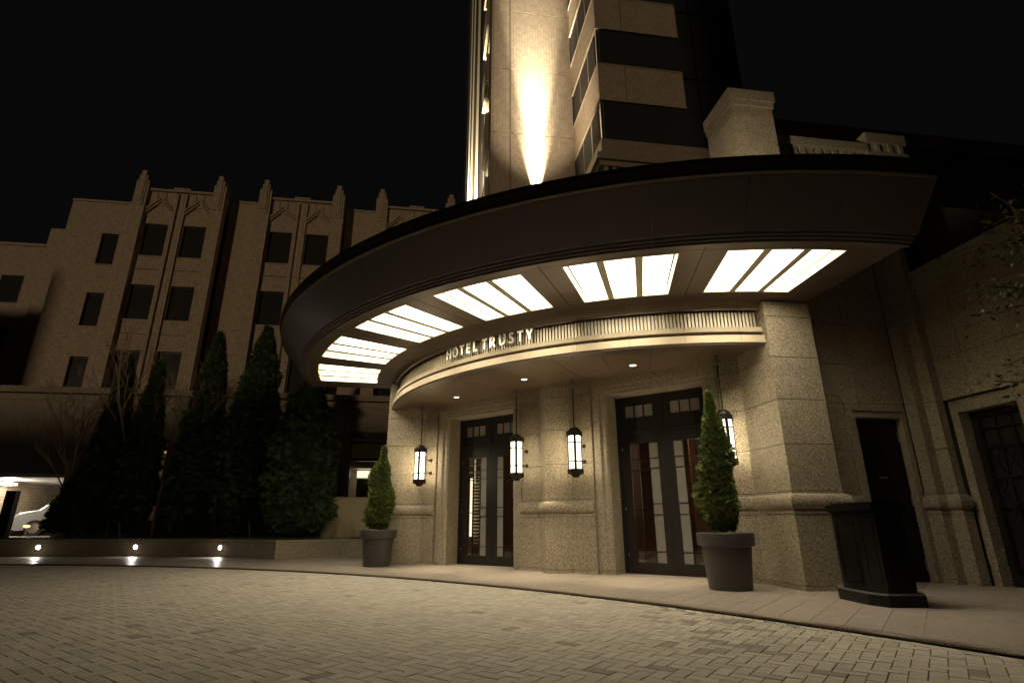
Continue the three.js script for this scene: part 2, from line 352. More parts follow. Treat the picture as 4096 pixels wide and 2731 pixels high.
// plan of one half, from the axis to the right, in grid coordinates
const g_ = (s, t) => ST(s, t);
const halfR = [g_(0, 9.073), g_(0.355, WT), g_(0.85, WT)];
const surroundR = [g_(0.85, WT), g_(0.85, WT + 0.03), g_(1.00, WT + 0.03), g_(1.03, WT + 0.075), g_(1.10, WT + 0.075), g_(SD - HW, WT + 0.11), g_(SD - HW, DOORT + 0.12)];
const surroundR2 = [g_(SD + HW, DOORT + 0.12), g_(SD + HW, WT + 0.11), g_(3.036, WT + 0.075), g_(3.106, WT + 0.075), g_(3.136, WT + 0.03), g_(3.286, WT + 0.03), g_(3.286, WT)];
const outR = [g_(3.286, WT), g_(3.68, WT), PL, [PLR, PL[1]], [PLR, W1B]];
const rev = (l) => l.map(mirror).reverse();
{
  const porch = thing('hotel_entrance', 'speckled tan granite corner entrance with two pairs of dark glazed doors under the canopy', 'building', [...(() => { const [a, b] = ST(0, WT); return [a, 0, b]; })()]);
  const jg = 0.0045;
  const wall = (pts, ceil, ends) => {
    for (let i = 0; i < pts.length - 1; i++) {
      const len = Math.hypot(pts[i + 1][0] - pts[i][0], pts[i + 1][1] - pts[i][1]);
      put('backing', sweepSeg(pts, i, [[-0.042, 0], [-0.042, ceil], [-0.20, ceil], [-0.20, 0]]), M.joint, porch);
      const ys = [1.30, ...COURSES.slice(1).filter((y) => y < ceil - 0.1), ceil];
      for (let k = 0; k < ys.length - 1; k++) put('stone_panel', sweepSeg(pts, i, [[0, ys[k] + jg], [0, ys[k + 1] - jg], [-0.05, ys[k + 1] - jg], [-0.05, ys[k] + jg]]), M.granite, porch);
      put('plinth_panel', sweepSeg(pts, i, [[0.035, 0.065], [0.035, 0.985], [-0.04, 0.985], [-0.04, 0.065]]), M.granite, porch);
      put('plinth_base', sweepSeg(pts, i, [[0.038, 0.0], [0.038, 0.058], [-0.04, 0.058], [-0.04, 0.0]]), M.granite, porch);
      put('moulding', sweepSeg(pts, i, MOULD), M.granite, porch);
      if (len < 0.01) continue;
    }
  };
  wall(rev(outR), 4.195); wall([...rev(halfR), ...halfR.slice(1)], 3.55); wall(outR, 4.195);
  // door surrounds, full height, with the stepped jambs
  for (const pts of [surroundR, rev(surroundR), surroundR2, rev(surroundR2)])
    for (let i = 0; i < pts.length - 1; i++) {
      put('door_surround', sweepSeg(pts, i, [[0, 0.065], [0, 3.377], [-0.03, 3.377], [-0.03, 0.065]]), M.granite, porch);
      put('plinth_base', sweepSeg(pts, i, [[0.003, 0.0], [0.003, 0.058], [-0.03, 0.058], [-0.03, 0.0]]), M.granite, porch);
    }
  // wall over the doors: lintel, voussoirs, keystone, stepped architrave
  for (const sg of [1, -1]) {
    const q = (s, t) => ST(sg * s, t);
    const box = (s0, s1, t0, t1, h0, h1) => prism([q(s0, t0), q(s1, t0), q(s1, t1), q(s0, t1)], h0, h1);
    put('lintel', box(1.135, 3.001, WT + 0.11, DOORT + 0.2, 3.235, 3.56), M.granite, porch);
    put('lintel_step', box(1.032, 3.104, WT + 0.076, WT + 0.107, 3.235, 3.30), M.granite, porch);
    put('lintel_step', box(1.0, 3.136, WT + 0.036, WT + 0.075, 3.30, 3.375), M.granite, porch);
    // radiating stones above
    const sl = [0.852, 1.50, 1.83, 2.306, 2.636, 3.284], sh = [0.852, 1.40, 1.77, 2.366, 2.736, 3.284];
    for (let k = 0; k < 5; k++) {
      const key = k === 2, f = key ? WT - 0.025 : WT + 0.002, pts = [[sl[k] + 0.004, 3.380], [sl[k + 1] - 0.004, 3.380], [sh[k + 1] - 0.004, 3.56], [sh[k] + 0.004, 3.56]];
      const shp = new THREE.Shape(pts.map(([s, h]) => new THREE.Vector2(sg * s, h))), g = new THREE.ExtrudeGeometry(shp, { depth: 0.14, bevelEnabled: false });
      const P = g.attributes.position; for (let i = 0; i < P.count; i++) { const [a, b] = ST(P.getX(i), f + P.getZ(i)); P.setXYZ(i, a, P.getY(i), -b); }
      g.computeVertexNormals(); put(key ? 'keystone' : 'voussoir', uvMetres(g), M.granite, porch);
    }
  }
  // pillar shafts standing above the canopy, with their caps
  for (const m of [(p) => p, mirror]) {
    const c = [[PL[0], PL[1]], [PLR, PL[1]], [PLR, W1B + 0.3], [PL[0], W1B + 0.3]].map(m), grow = (d) => [[PL[0] - d, PL[1] - d], [PLR + d, PL[1] - d], [PLR + d, W1B + 0.3], [PL[0] - d, W1B + 0.3]].map(m);
    const side = "pillar_block";
    for (const [h0, h1] of [[4.99, 5.93], [5.936, 6.87], [6.876, 7.8], [7.806, 7.99]]) put(side, prism(c, h0, h1), M.granite, porch);
    put('pillar_core', prism([[PL[0] + 0.01, PL[1] + 0.01], [PLR - 0.01, PL[1] + 0.01], [PLR - 0.01, W1B + 0.2], [PL[0] + 0.01, W1B + 0.2]].map(m), 4.99, 7.98), M.joint, porch);
    put('pillar_cap', prism(grow(0.03), 7.995, 8.10), M.granite, porch);
    put('pillar_cap', prism(grow(0.055), 8.105, 8.32), M.granite, porch);
  }
  // body of the corner building behind, up to the low roof the tower stands on
  put('upper_wall', prism([ST(-3.2, WT + 0.45), ST(3.2, WT + 0.45), [PLR + 0.02, W1B + 0.35], [12, W1B + 0.35], [12, 13], [4.6, 16.2], [-0.3, 20], [-0.44, 14.4]], 3.75, 6.9), M.granite, porch);

  // doors
  const leafShape = (w, h, holes) => { const s = new THREE.Shape([[0, 0], [w, 0], [w, h], [0, h]].map(([x, y]) => new THREE.Vector2(x, y))); for (const [x0, y0, x1, y1] of holes) s.holes.push(new THREE.Path([[x0, y0], [x0, y1], [x1, y1], [x1, y0]].map(([x, y]) => new THREE.Vector2(x, y)))); return s; };
  for (const sg of [-1, 1]) {
    // local: x along s from the door's middle, y up, z = towards the outside (-t)
    const place = (g, t = DOORT) => { const P = g.attributes.position; for (let i = 0; i < P.count; i++) { const [a, b] = ST(sg * SD + P.getX(i), t - P.getZ(i)); P.setXYZ(i, a, P.getY(i), -b); } g.computeVertexNormals(); return uvMetres(g); };
    const lb = (x0, x1, y0, y1, z0, z1) => new THREE.BoxGeometry(x1 - x0, y1 - y0, z1 - z0).translate((x0 + x1) / 2, (y0 + y1) / 2, (z0 + z1) / 2);
    const frame = put('door_frame', [lb(-HW, -HW + 0.05, 0, 3.232, -0.06, 0.03), lb(HW - 0.05, HW, 0, 3.232, -0.06, 0.03), lb(-HW + 0.05, HW - 0.05, 2.50, 2.56, -0.06, 0.02)].map((g) => place(g)), M.darkDoor, porch);
    // transom panel with two triple lights
    const ex = (s, d, z) => { const g = new THREE.ExtrudeGeometry(s, { depth: d, bevelEnabled: false }); g.translate(0, 0, z); return g; };
    const tw = (x) => [[x, 0.26, x + 0.17, 0.49], [x + 0.195, 0.26, x + 0.365, 0.49], [x + 0.39, 0.26, x + 0.56, 0.49]];
    const holes = [...tw(0.15), ...tw(2 * HW - 0.1 - 0.71)];
    const tg = ex(leafShape(2 * HW - 0.10, 0.672, holes), 0.03, -0.02); tg.translate(-HW + 0.05, 2.56, 0);
    const trans = put('transom', place(tg), M.darkDoor, porch);
    put('rail', place(lb(-HW + 0.052, HW - 0.052, 2.565, 2.585, 0.010, 0.022)), M.muntin, trans);
    put('mullion', place(lb(-0.03, 0.03, 2.59, 3.23, 0.010, 0.03)), M.darkDoor, trans);
    for (const [x0, y0, x1, y1] of holes) put('pane', place(lb(x0 - HW + 0.05 - 0.004, x1 - HW + 0.05 + 0.004, 2.56 + y0 - 0.004, 2.56 + y1 + 0.004, -0.008, -0.003)), M.frosted, trans);
    for (const side of [-1, 1]) {
      const w = HW - 0.052, X = side < 0 ? -w : 0.002;                   // leaf from X to X + w - 0.002
      const gx0 = side < 0 ? 0.19 : 0.165, gx1 = gx0 + 0.56, hole = [gx0, 0.192, gx1, 2.31];
      const g = ex(leafShape(w - 0.002, 2.495, [hole]), 0.045, -0.045); g.translate(X, 0.005, 0);
      const leaf = put('door_leaf', place(g), M.darkDoor, porch);
      const mir = (x) => side < 0 ? x : gx0 + gx1 - x;                   // frosted column stands by the meeting stiles
      const cols = [gx0, gx0 + 0.155, gx0 + 0.375, gx1], rowsF = [0.192, 0.384, 1.012, 1.206, 1.836, 2.026, 2.31], rowsC = [0.192, 0.384, 1.10, 1.82, 2.01, 2.31];
      for (let c = 0; c < 3; c++) {
        const rows = c === 2 ? rowsF : rowsC, xa = mir(cols[c]), xb = mir(cols[c + 1]), x0 = Math.min(xa, xb), x1 = Math.max(xa, xb);
        for (let r = 0; r < rows.length - 1; r++) put('pane', place(lb(X + x0 + 0.004, X + x1 - 0.004, rows[r] + 0.004, rows[r + 1] - 0.004, -0.026, -0.020)), c === 2 ? M.frosted : M.clear, leaf);
        for (let r = 1; r < rows.length - 1; r++) put('muntin', place(lb(X + x0 + 0.008, X + x1 - 0.008, rows[r] - 0.008, rows[r] + 0.008, -0.034, -0.008)), M.muntin, leaf);
        if (c < 2) { const xm = mir(cols[c + 1]); put('muntin', place(lb(X + xm - 0.008, X + xm + 0.008, 0.192, 2.31, -0.035, -0.006)), M.muntin, leaf); }
      }
      const kx = side < 0 ? -0.055 : 0.055, kg = new THREE.SphereGeometry(0.020, 12, 8); kg.scale(1, 1, 0.7); kg.translate(kx, 0.09, 0.012);
      put('bolt_knob', place(kg), M.iron, leaf);
      const hx = side < 0 ? -w + 0.03 : w - 0.03;
      for (const y of [0.30, 1.1, 2.2]) put('hinge', place(lb(hx - 0.008, hx + 0.008, y, y + 0.05, 0.002, 0.014)), M.steel, leaf);
    }
  }
}
{ // lobby behind the doors
  const lobby = thing('lobby', 'dim wood lined lobby seen through the glazed hotel doors', 'interior', [...(() => { const [a, b] = ST(0, 12); return [a, 0, b]; })()]);
  const box = (s0, s1, t0, t1, h0, h1) => prism([ST(s0, t0), ST(s1, t0), ST(s1, t1), ST(s0, t1)], h0, h1);
  const hall = [[-4.25, 10.1], [4.25, 10.1], [6, 12.3], [6, 15.2], [-6, 15.2], [-6, 12.3]];
  put('floor', prism([[-3.2, 9.96], [3.2, 9.96], ...hall.slice(1), hall[0]].map(([s, t]) => ST(s, t)), -0.08, 0.001), M.graniteSlab, lobby);
  put('ceiling', prism(hall.map(([s, t]) => ST(s, t)), 3.3, 3.4), M.cream, lobby);
  for (let k = 1; k < 6; k++) put('wall', sweepSeg([...hall, hall[0]].map(([s, t]) => ST(s, t)), k, [[0, 0.002], [0, 3.298], [0.08, 3.298], [0.08, 0.002]]), M.wood, lobby);
  put('wall', box(-0.9, 0.9, 10.2, 10.3, 0, 3.3), M.wood, lobby); put('wall', box(-4.2, -3.2, 10.2, 10.3, 0, 3.29), M.cream, lobby); put('wall', box(3.2, 4.2, 10.2, 10.3, 0, 3.29), M.cream, lobby);
  for (const [s, t] of [[0.66, 12.0], [-2.7, 12.4], [-2.2, 12.4], [1.35, 12.6], [2.6, 12.6]]) put('wood_panel', box(s, s + 0.24, t, t + 0.1, 0, 3.3), M.wood, lobby);
  for (let k = 0; k < 22; k++) put('slat', box(-4.10, -3.82, 11.75, 11.8, 0.36 + k * 0.085, 0.40 + k * 0.085), M.cream, lobby);
  put('beam', box(-5, -3.2, 11.5, 11.7, 2.35, 2.55), M.cream, lobby);
  const strip = (s0, s1, t, h0, h1, I) => { put('added_glow_strip', box(s0, s1, t, t + 0.03, h0, h1), M.glowWarm, lobby); const l = new THREE.RectAreaLight(new THREE.Color(1, 0.80, 0.52), I, s1 - s0, h1 - h0), [a, b] = ST((s0 + s1) / 2, t - 0.02), [a1, b1] = ST((s0 + s1) / 2, t - 1); l.position.copy(V3(a, (h0 + h1) / 2, b)); l.lookAt(a1, (h0 + h1) / 2, -b1); scene.add(l); };  // lit wall and lit shelf put in as glowing strips with added lights
  strip(-4.13, -4.06, 11.62, 0.54, 2.03, 3); strip(2.02, 2.2, 12.0, 1.07, 2.1, 2);
  put('shelf', box(1.9, 2.4, 12.0, 12.3, 1.0, 1.05), M.wood, lobby); put('shelf', box(1.9, 2.4, 11.95, 12.3, 1.55, 1.58), M.wood, lobby);
  put('desk', box(-1.6, 2.6, 13.6, 14.1, 0, 1.05), M.wood, lobby);
  for (const s of [-2.6, 2.6]) {
    const [a, b] = ST(s, 12.8);
    put('ceiling_lamp', new THREE.CylinderGeometry(0.09, 0.09, 0.05, 20).translate(a, 3.27, -b), M.glowWarm, lobby);
    const l = new THREE.PointLight(new THREE.Color(1, 0.78, 0.5), LAMP.lobby); l.position.copy(V3(a, 3.1, b)); l.shadow.radius = 4; l.castShadow = true; scene.add(l);
  }
}

// =====================================================================
// WALL TO THE RIGHT OF THE ENTRANCE, CORNER PILASTER AND LOW WING
// =====================================================================
{
  const side = thing('granite_side_wall', 'dim granite wall right of the entrance with a plain black door and dentilled parapet', 'wall', [6.8, 0, W1B]);
  const jg = 0.0045, X0 = PLR + 0.001;
  const panel = (a0, a1, h0, h1, name = 'stone_panel', f = 0) => put(name, bx(a0 + jg, a1 - jg, h0 + jg, h1 - jg, W1B - f, W1B + 0.05), M.granite, side);
  put('backing', [bx(X0, 6.62, 0, 7.40, W1B + 0.042, W1B + 0.3), bx(6.62, 7.66, 2.75, 7.40, W1B + 0.042, W1B + 0.3), bx(7.66, 8.9, 0, 7.40, W1B + 0.042, W1B + 0.3)], M.joint, side);
  const ys = [1.30, 1.96, 2.72, 3.38, 4.10, 4.80, 5.5, 6.2, 6.85, 7.40];
  for (let k = 0; k < ys.length - 1; k++) {
    if (ys[k] < 2.7) { panel(X0, 6.62, ys[k], ys[k + 1]); } else { panel(X0, 6.9, ys[k], ys[k + 1]); panel(6.9, 7.735, ys[k], ys[k + 1]); }
  }
  panel(X0, 6.62, 0.06, 0.985, 'plinth_panel', 0.035); panel(X0, 6.62, 0, 0.06, 'plinth_base', 0.038);
  put('moulding', sweepSeg([[X0, W1B], [6.62, W1B]], 0, MOULD), M.granite, side);
  // stepped surround of the black door, 6.78 .. 7.60 wide, 2.5 high
  put('door_surround', bx(6.625, 6.74, 0, 2.715, W1B - 0.02, W1B + 0.10), M.granite, side);
  put('door_surround', bx(6.742, 6.80, 0, 2.60, W1B + 0.01, W1B + 0.25), M.granite, side);
  put('door_surround', bx(7.645, 7.735, 0, 2.715, W1B + 0.01, W1B + 0.25), M.granite, side);
  put('lintel', bx(6.742, 7.642, 2.603, 2.715, W1B - 0.02, W1B + 0.10), M.granite, side);
  put('lintel_step', bx(6.802, 7.642, 2.50, 2.60, W1B + 0.012, W1B + 0.25), M.granite, side);
  const door = put('door', bx(6.803, 7.642, 0.01, 2.497, W1B + 0.14, W1B + 0.19), M.podium, side);
  for (const h of [0.16, 1.12, 2.12]) put('hinge', bx(7.618, 7.638, h, h + 0.16, W1B + 0.125, W1B + 0.139), M.steel, door);
  put('name_plate', bx(7.13, 7.27, 1.545, 1.56, W1B + 0.134, W1B + 0.139), M.steel, door);
  // parapet with cornice, dentils and two stone piers
  put('parapet', bx(PLR + 0.06, 8.1, 7.405, 7.50, W1B - 0.10, W1B + 0.3), M.granite, side);
  for (let k = 0; k < 12; k++) put('dentil', bx(6.02 + k * 0.17, 6.11 + k * 0.17, 7.503, 7.66, W1B - 0.09, W1B + 0.2), M.granite, side);
  put('frieze', bx(PLR + 0.06, 8.1, 7.503, 7.66, W1B - 0.03, W1B + 0.3), M.granite, side);
  put('cornice', bx(PLR + 0.06, 8.1, 7.663, 7.83, W1B - 0.16, W1B + 0.3), M.granite, side);
  put('parapet_pier', [bx(8.12, 8.9, 6.9, 7.56, W1B - 0.10, W1B + 0.4), bx(8.06, 8.96, 7.563, 7.66, W1B - 0.16, W1B + 0.4), bx(8.12, 8.9, 7.663, 7.86, W1B - 0.12, W1B + 0.4), bx(8.08, 8.94, 7.863, 8.08, W1B - 0.18, W1B + 0.4)], M.granite, side);
  for (const x of [8.28, 8.55, 8.78]) put('dentil', bx(x, x + 0.08, 7.665, 7.86, W1B - 0.16, W1B - 0.121), M.granite, side);

  // inner corner pilaster and the low wing that comes towards the forecourt
  const wing = thing('granite_wing_wall', 'low granite wing wall with a stepped corner pilaster and a dark latticed iron gate', 'wall', [8.25, 0, 6.2]);
  const corner = [[7.74, W1B - 0.01], [7.74, 7.72], [7.89, 7.72], [7.89, 7.50], [8.02, 7.50]], WA = 8.02;
  const far = [[WA, 6.32], [WA, 2.0]];
  const outer = (pts, top, full) => {
    for (let i = 0; i < pts.length - 1; i++) {
      put('backing', sweepSeg(pts, i, [[-0.042, 0], [-0.042, top], [-0.12, top], [-0.12, 0]]), M.joint, wing);
      const yy = [1.30, 1.96, 2.70, 3.36, 4.02, 4.62].filter((y) => y < top); yy.push(top);
      for (let k = 0; k < yy.length - 1; k++) put('stone_panel', sweepSeg(pts, i, [[0, yy[k] + jg], [0, yy[k + 1] - jg], [-0.05, yy[k + 1] - jg], [-0.05, yy[k] + jg]]), M.granite, wing);
      put('plinth_panel', sweepSeg(pts, i, [[0.035, 0.065], [0.035, 0.985], [-0.04, 0.985], [-0.04, 0.065]]), M.granite, wing);
      put('plinth_base', sweepSeg(pts, i, [[0.038, 0.0], [0.038, 0.058], [-0.04, 0.058], [-0.04, 0.0]]), M.granite, wing);
      put('moulding', sweepSeg(pts, i, MOULD), M.granite, wing);
    }
  };
  outer(corner, 6.4); outer(far, 4.62);
  put('backing', [bx(WA + 0.012, WA + 0.3, 2.72, 4.62, 6.32, 7.50), bx(WA + 0.012, WA + 0.3, 0, 4.62, 7.502, 7.9)], M.joint, wing);
  for (const [b0, b1] of [[6.32, 7.0], [7.0, 7.50]]) for (const [h0, h1] of [[2.70, 3.36], [3.36, 4.02], [4.02, 4.62]]) put('stone_panel', bx(WA, WA + 0.05, h0 + jg, h1 - jg, b0 + jg, b1 - jg), M.granite, wing);
  put('coping', bx(WA - 0.05, WA + 0.3, 4.625, 4.74, 2.0, 7.498), M.granite, wing); put('coping', bx(WA - 0.03, WA + 0.3, 4.744, 4.81, 2.0, 7.498), M.granite, wing); put('coping', bx(WA - 0.07, WA + 0.3, 4.814, 4.92, 2.0, 7.498), M.granite, wing);
  // gate recess and opening
  put('door_surround', bx(8.10, 8.34, 0, 2.69, 7.37, 7.50), M.granite, wing); put('door_surround', bx(8.10, 8.34, 0, 2.69, 6.33, 6.47), M.granite, wing);
  put('lintel', bx(8.10, 8.34, 2.49, 2.69, 6.472, 7.368), M.granite, wing);
  const G = 8.28, gate = put('iron_gate', [bx(G, G + 0.05, 0.02, 2.487, 7.27, 7.366), bx(G, G + 0.05, 0.02, 2.487, 6.474, 6.52), bx(G, G + 0.05, 2.40, 2.487, 6.522, 7.268), bx(G, G + 0.05, 0.02, 0.16, 6.522, 7.268)], M.iron, wing);
  put('screen', bx(G + 0.06, G + 0.08, 0.02, 2.48, 6.48, 7.36), M.rim, gate);
  for (let i = 0; i < 4; i++) { const b = 6.53 + i * 0.243; put('bar', bx(G + 0.01, G + 0.03, 0.16, 2.40, b - 0.009, b + 0.009), M.iron, gate); }
  for (const h of [0.62, 1.06, 1.50, 1.94, 2.22]) put('bar', bx(G + 0.004, G + 0.024, h - 0.010, h + 0.010, 6.522, 7.268), M.iron, gate);
  for (let i = 0; i < 3; i++) for (let k = 0; k < 4; k++) {
    const b = 6.652 + i * 0.243, h = [0.40, 0.84, 1.28, 1.72][k];
    for (const sg of [1, -1]) { const g = new THREE.BoxGeometry(0.014, 0.49, 0.014); g.rotateX(sg * 0.505); g.translate(G + 0.002, h, -b); put('diagonal_bar', g, M.iron, gate); }
  }
  for (const h of [0.28, 1.93]) put('gate_hinge', bx(8.235, 8.265, h, h + 0.24, 7.335, 7.366), M.silver, gate);
  // taller dark block of the hotel closing the corner behind both walls
  const rear = thing('rear_wing', 'unlit upper wing of the hotel with a shadowed cornice behind the parapet', 'building', [11, 0, 14]);
  put('wall', bx(8.9, 30, 0, 13.6, 14.5, 20), M.granite, rear); put('cornice', bx(8.7, 30, 13.6, 14.2, 14.2, 20), M.granite, rear); put('string_course', bx(8.8, 30, 12.6, 12.85, 14.35, 14.497), M.granite, rear);
  for (let k = 0; k < 24; k++) put('dentil', bx(9.1 + k * 0.45, 9.32 + k * 0.45, 13.25, 13.597, 14.32, 14.497), M.granite, rear);
}

// =====================================================================
// CANOPY
// =====================================================================
{
  const [ca, cb] = ST(0, 7);
  const can = thing('entrance_canopy', 'curved dark bronze entrance canopy with a fluted champagne drum and flared rim', 'canopy', [ca, 0, cb]);
  const E = 46.3, D = 14.67, HS = 4.2;
  // soffit: outer and inner rings, six panels each cut open for a light
  for (let k = -3; k < 3; k++) {
    const d0 = Math.max(-E, k * D + 0.045), d1 = Math.min(E, (k + 1) * D - 0.045), last0 = k === -3 ? -E : d0, last1 = k === 2 ? E : d1;
    const mid = (k + 0.5) * D, i0 = mid - 5.3, i1 = mid + 5.3;
    // pieces round the opening
    put('soffit_panel', [arcSweep([[7.05, HS], [8.48, HS], [8.48, HS + 0.02], [7.05, HS + 0.02]], last0, i0, 1), arcSweep([[7.05, HS], [8.48, HS], [8.48, HS + 0.02], [7.05, HS + 0.02]], i1, last1, 1),
      arcSweep([[8.432, HS], [8.48, HS], [8.48, HS + 0.02], [8.432, HS + 0.02]], i0, i1, 1)], M.bronze, can);
    put('soffit_border', arcSweep([[8.486, HS], [8.64, HS], [8.64, HS + 0.02], [8.486, HS + 0.02]], last0, last1, 1), M.bronze, can);
    put('soffit_border', arcSweep([[6.2, HS + 0.001], [7.044, HS + 0.001], [7.044, HS + 0.02], [6.2, HS + 0.02]], last0, last1, 1), M.bronze, can);
  }
  put('soffit_backing', [arcSweep([[6.2, HS + 0.34], [8.7, HS + 0.34], [8.7, HS + 0.37], [6.2, HS + 0.37]], -E, E, 2)], M.rim, can);
  put('roof_deck', arcSweep([[4.2, 4.90], [9.2, 4.90], [9.2, 4.94], [4.2, 4.94]], -E, E, 2), M.rim, can);
  // flared fascia
  const F = [[8.64, 4.20], [8.645, 4.165], [8.70, 4.165], [8.705, 4.195], [8.745, 4.195], [8.75, 4.225], [8.79, 4.225], [8.795, 4.255], [8.83, 4.255], [9.22, 4.765], [9.20, 4.775], [8.80, 4.29], [8.66, 4.24]];
  const nF = 13;
  for (let k = 0; k < nF; k++) put('fascia_panel', arcSweep(F, -E + 2 * E * k / nF + 0.012, -E + 2 * E * (k + 1) / nF - 0.012, 0.6), M.fascia, can);
  put('rim_moulding', arcSweep([[9.19, 4.772], [9.25, 4.772], [9.27, 4.79], [9.27, 4.806], [9.19, 4.806]], -E, E, 0.8), M.bronze, can);
  put('rim', arcSweep([[9.17, 4.809], [9.235, 4.809], [9.31, 4.93], [9.31, 4.985], [9.1, 4.985], [9.1, 4.945]], -E, E, 0.8), M.rim, can);
  for (const e of [-E, E]) { // end plates against the walls
    const s = Math.sign(e); put('end_plate', arcSweep([[8.80, 4.29], [9.2, 4.775], [9.2, 4.90], [6.2, 4.90], [6.2, 4.23], [8.66, 4.24]], e - s * 0.02, e - s * 0.3, 1), M.rim, can);
  }
  // drum round the porch ceiling: lower strip, ledge, fluted band, cove. Ends at the pillars
  const EB = 40.6, seams = []; for (let d = -36.7; d < 37; d += 7.335) seams.push(d);
  const cuts = [-EB, ...seams, EB];
  for (let k = 0; k < cuts.length - 1; k++) {
    const d0 = cuts[k] + 0.02, d1 = cuts[k + 1] - 0.02;
    put('drum_strip', arcSweep([[6.60, 3.512], [6.67, 3.512], [6.685, 3.522], [6.67, 3.645], [6.5, 3.645], [6.5, 3.53]], d0, d1, 0.5), M.champagne, can);
    put('drum_lip', arcSweep([[6.36, 3.515], [6.36, 3.495], [6.655, 3.495], [6.655, 3.508], [6.58, 3.511], [6.49, 3.518]], d0, d1, 0.5), M.bronze, can);
    put('drum_ledge', arcSweep([[6.45, 3.70], [6.645, 3.70], [6.65, 3.712], [6.625, 3.795], [6.45, 3.795]], d0, d1, 0.5), M.champagne, can);
    const cove = [[6.50, 4.16]]; for (let i = 0; i <= 6; i++) { const t = i / 6 * Math.PI / 2; cove.push([6.60 + 0.25 * (1 - Math.cos(t)), 4.10 + 0.10 * Math.sin(t)]); } cove.push([6.50, 4.2]);
    cove.splice(1, 0, [6.50, 4.12], [6.60, 4.085]);
    put('cove', arcSweep(cove.filter((p, i) => i !== 0), d0, d1, 0.5), M.bronze, can);
  }
  put('drum_core', arcSweep([[6.30, 3.52], [6.48, 3.52], [6.48, 4.199], [6.30, 4.199]], -EB, EB, 1), M.fascia, can);
  const ribStep = 0.505; // degrees
  const [ra, rb] = POL(6.5, 0);
  const ribG = new THREE.BoxGeometry(0.036, 0.30, 0.036); { const p = ribG.attributes.position; }
  for (let d = -EB + 0.3; d < EB - 0.1; d += ribStep) {
    const [a, b] = POL(6.50, d), o = put('rib', ribG, M.rib, can, true), b0 = base.get(can);
    o.position.set(a - b0.x, 3.945, -b - b0.z); o.rotation.y = -(d + 45) * Math.PI / 180 + Math.PI / 2 * 0 + rr(-0.05, 0.05);
    const [a1, b1] = POL(7.5, d); o.rotation.y = Math.atan2(a1 - a, -(b1 - b)) + rr(-0.06, 0.06);
  }
  // porch ceiling: radial panels from the drum lip to the wall
  const cs = [-40.4, -32.6, -25.0, -17.4, -9.85, -2.3, 5.0, 10.0, 17.5, 25.0, 32.6, 40.4];
  const cl = [-40.4, -32.55, -25.0, -17.45, -9.9, 0, 9.9, 17.45, 25.0, 32.55, 40.4];
  for (let k = 0; k < cl.length - 1; k++) {
    const d0 = cl[k] + 0.04, d1 = cl[k + 1] - 0.04, lim = (d) => { const c = Math.cos(d * Math.PI / 180); return (TC - 9.62) / c; };
    const pts = []; for (let i = 0; i <= 6; i++) pts.push(POL(6.35, lerp(d0, d1, i / 6))); for (let i = 6; i >= 0; i--) { const d = lerp(d0, d1, i / 6); pts.push(POL(lim(d), d)); }
    put('ceiling_panel', prism(pts, 3.530, 3.55), M.ceiling, can);
  }
  put('ceiling_backing', arcSweep([[3.9, 3.555], [6.4, 3.555], [6.4, 3.57], [3.9, 3.57]], -EB, EB, 2), M.rim, can);

  // six triple light panels let into the soffit
  for (let k = -3; k < 3; k++) {
    const mid = (k + 0.5) * D, [ga, gb] = POL(7.75, mid);
    const which = ['beside the left pillar', 'second from the left pillar', 'above the word HOTEL', 'above the word TRUSTY', 'second from the right pillar', 'beside the right pillar'][k + 3];
    const L = thing('canopy_light', 'triple glowing white light panel in the canopy soffit, ' + which, 'light panel', [ga, HS, gb], 'light panels in the canopy soffit');
    const fr = [], r0 = 7.055, r1 = 8.43, T = 0.014;
    const side = (d, w) => arcSweep([[r0, HS + 0.001], [r1, HS + 0.001], [r1, HS + 0.15], [r0, HS + 0.15]], d - w, d + w, 1);
    put('frame', [side(mid - 5.3 + 0.06, 0.055), side(mid + 5.3 - 0.06, 0.055), arcSweep([[r0 - 0.002, HS + 0.002], [r0 + 0.02, HS + 0.002], [r0 + 0.02, HS + 0.15], [r0 - 0.002, HS + 0.15]], mid - 5.18, mid + 5.18, 1), arcSweep([[r1 - 0.02, HS + 0.002], [r1, HS + 0.002], [r1, HS + 0.15], [r1 - 0.02, HS + 0.15]], mid - 5.18, mid + 5.18, 1)], M.cream, L);
    for (const d of [-1.76, 1.76]) put('divider', arcSweep([[r0 + 0.022, HS + 0.002], [r1 - 0.022, HS + 0.002], [r1 - 0.022, HS + 0.15], [r0 + 0.022, HS + 0.15]], mid + d - 0.36, mid + d + 0.36, 1), M.cream, L);
    for (const d of [-3.45, 0, 3.45]) {
      put('diffuser', arcSweep([[r0 + 0.022, HS + 0.13], [r1 - 0.022, HS + 0.13], [r1 - 0.022, HS + 0.145], [r0 + 0.022, HS + 0.145]], mid + d - (d ? 1.58 : 1.36), mid + d + (d ? 1.58 : 1.36), 1), M.glow, L);
      const q = new THREE.RectAreaLight(new THREE.Color(1, 0.885, 0.66), LAMP.canopy, 0.40, 1.30), [pa, pb] = POL(7.74, mid + d), [fa, fb] = POL(8.74, mid + d);
      q.position.copy(V3(pa, HS + 0.12, pb)); q.up.set(fa - pa, 0, -(fb - pb)); q.lookAt(pa, -5, -pb); scene.add(q);
    }
  }
  // three downlights in the porch ceiling
  [[-2.17, 8.83, 'over the left doors'], [-0.05, 8.45, 'in front of the middle pier'], [2.07, 8.80, 'over the right doors']].forEach(([s, t, w]) => {
    const [a, b] = ST(s, t), o = thing('downlight', 'small round downlight in the porch ceiling ' + w, 'downlight', [a, 3.53, b], 'downlights in the porch ceiling');
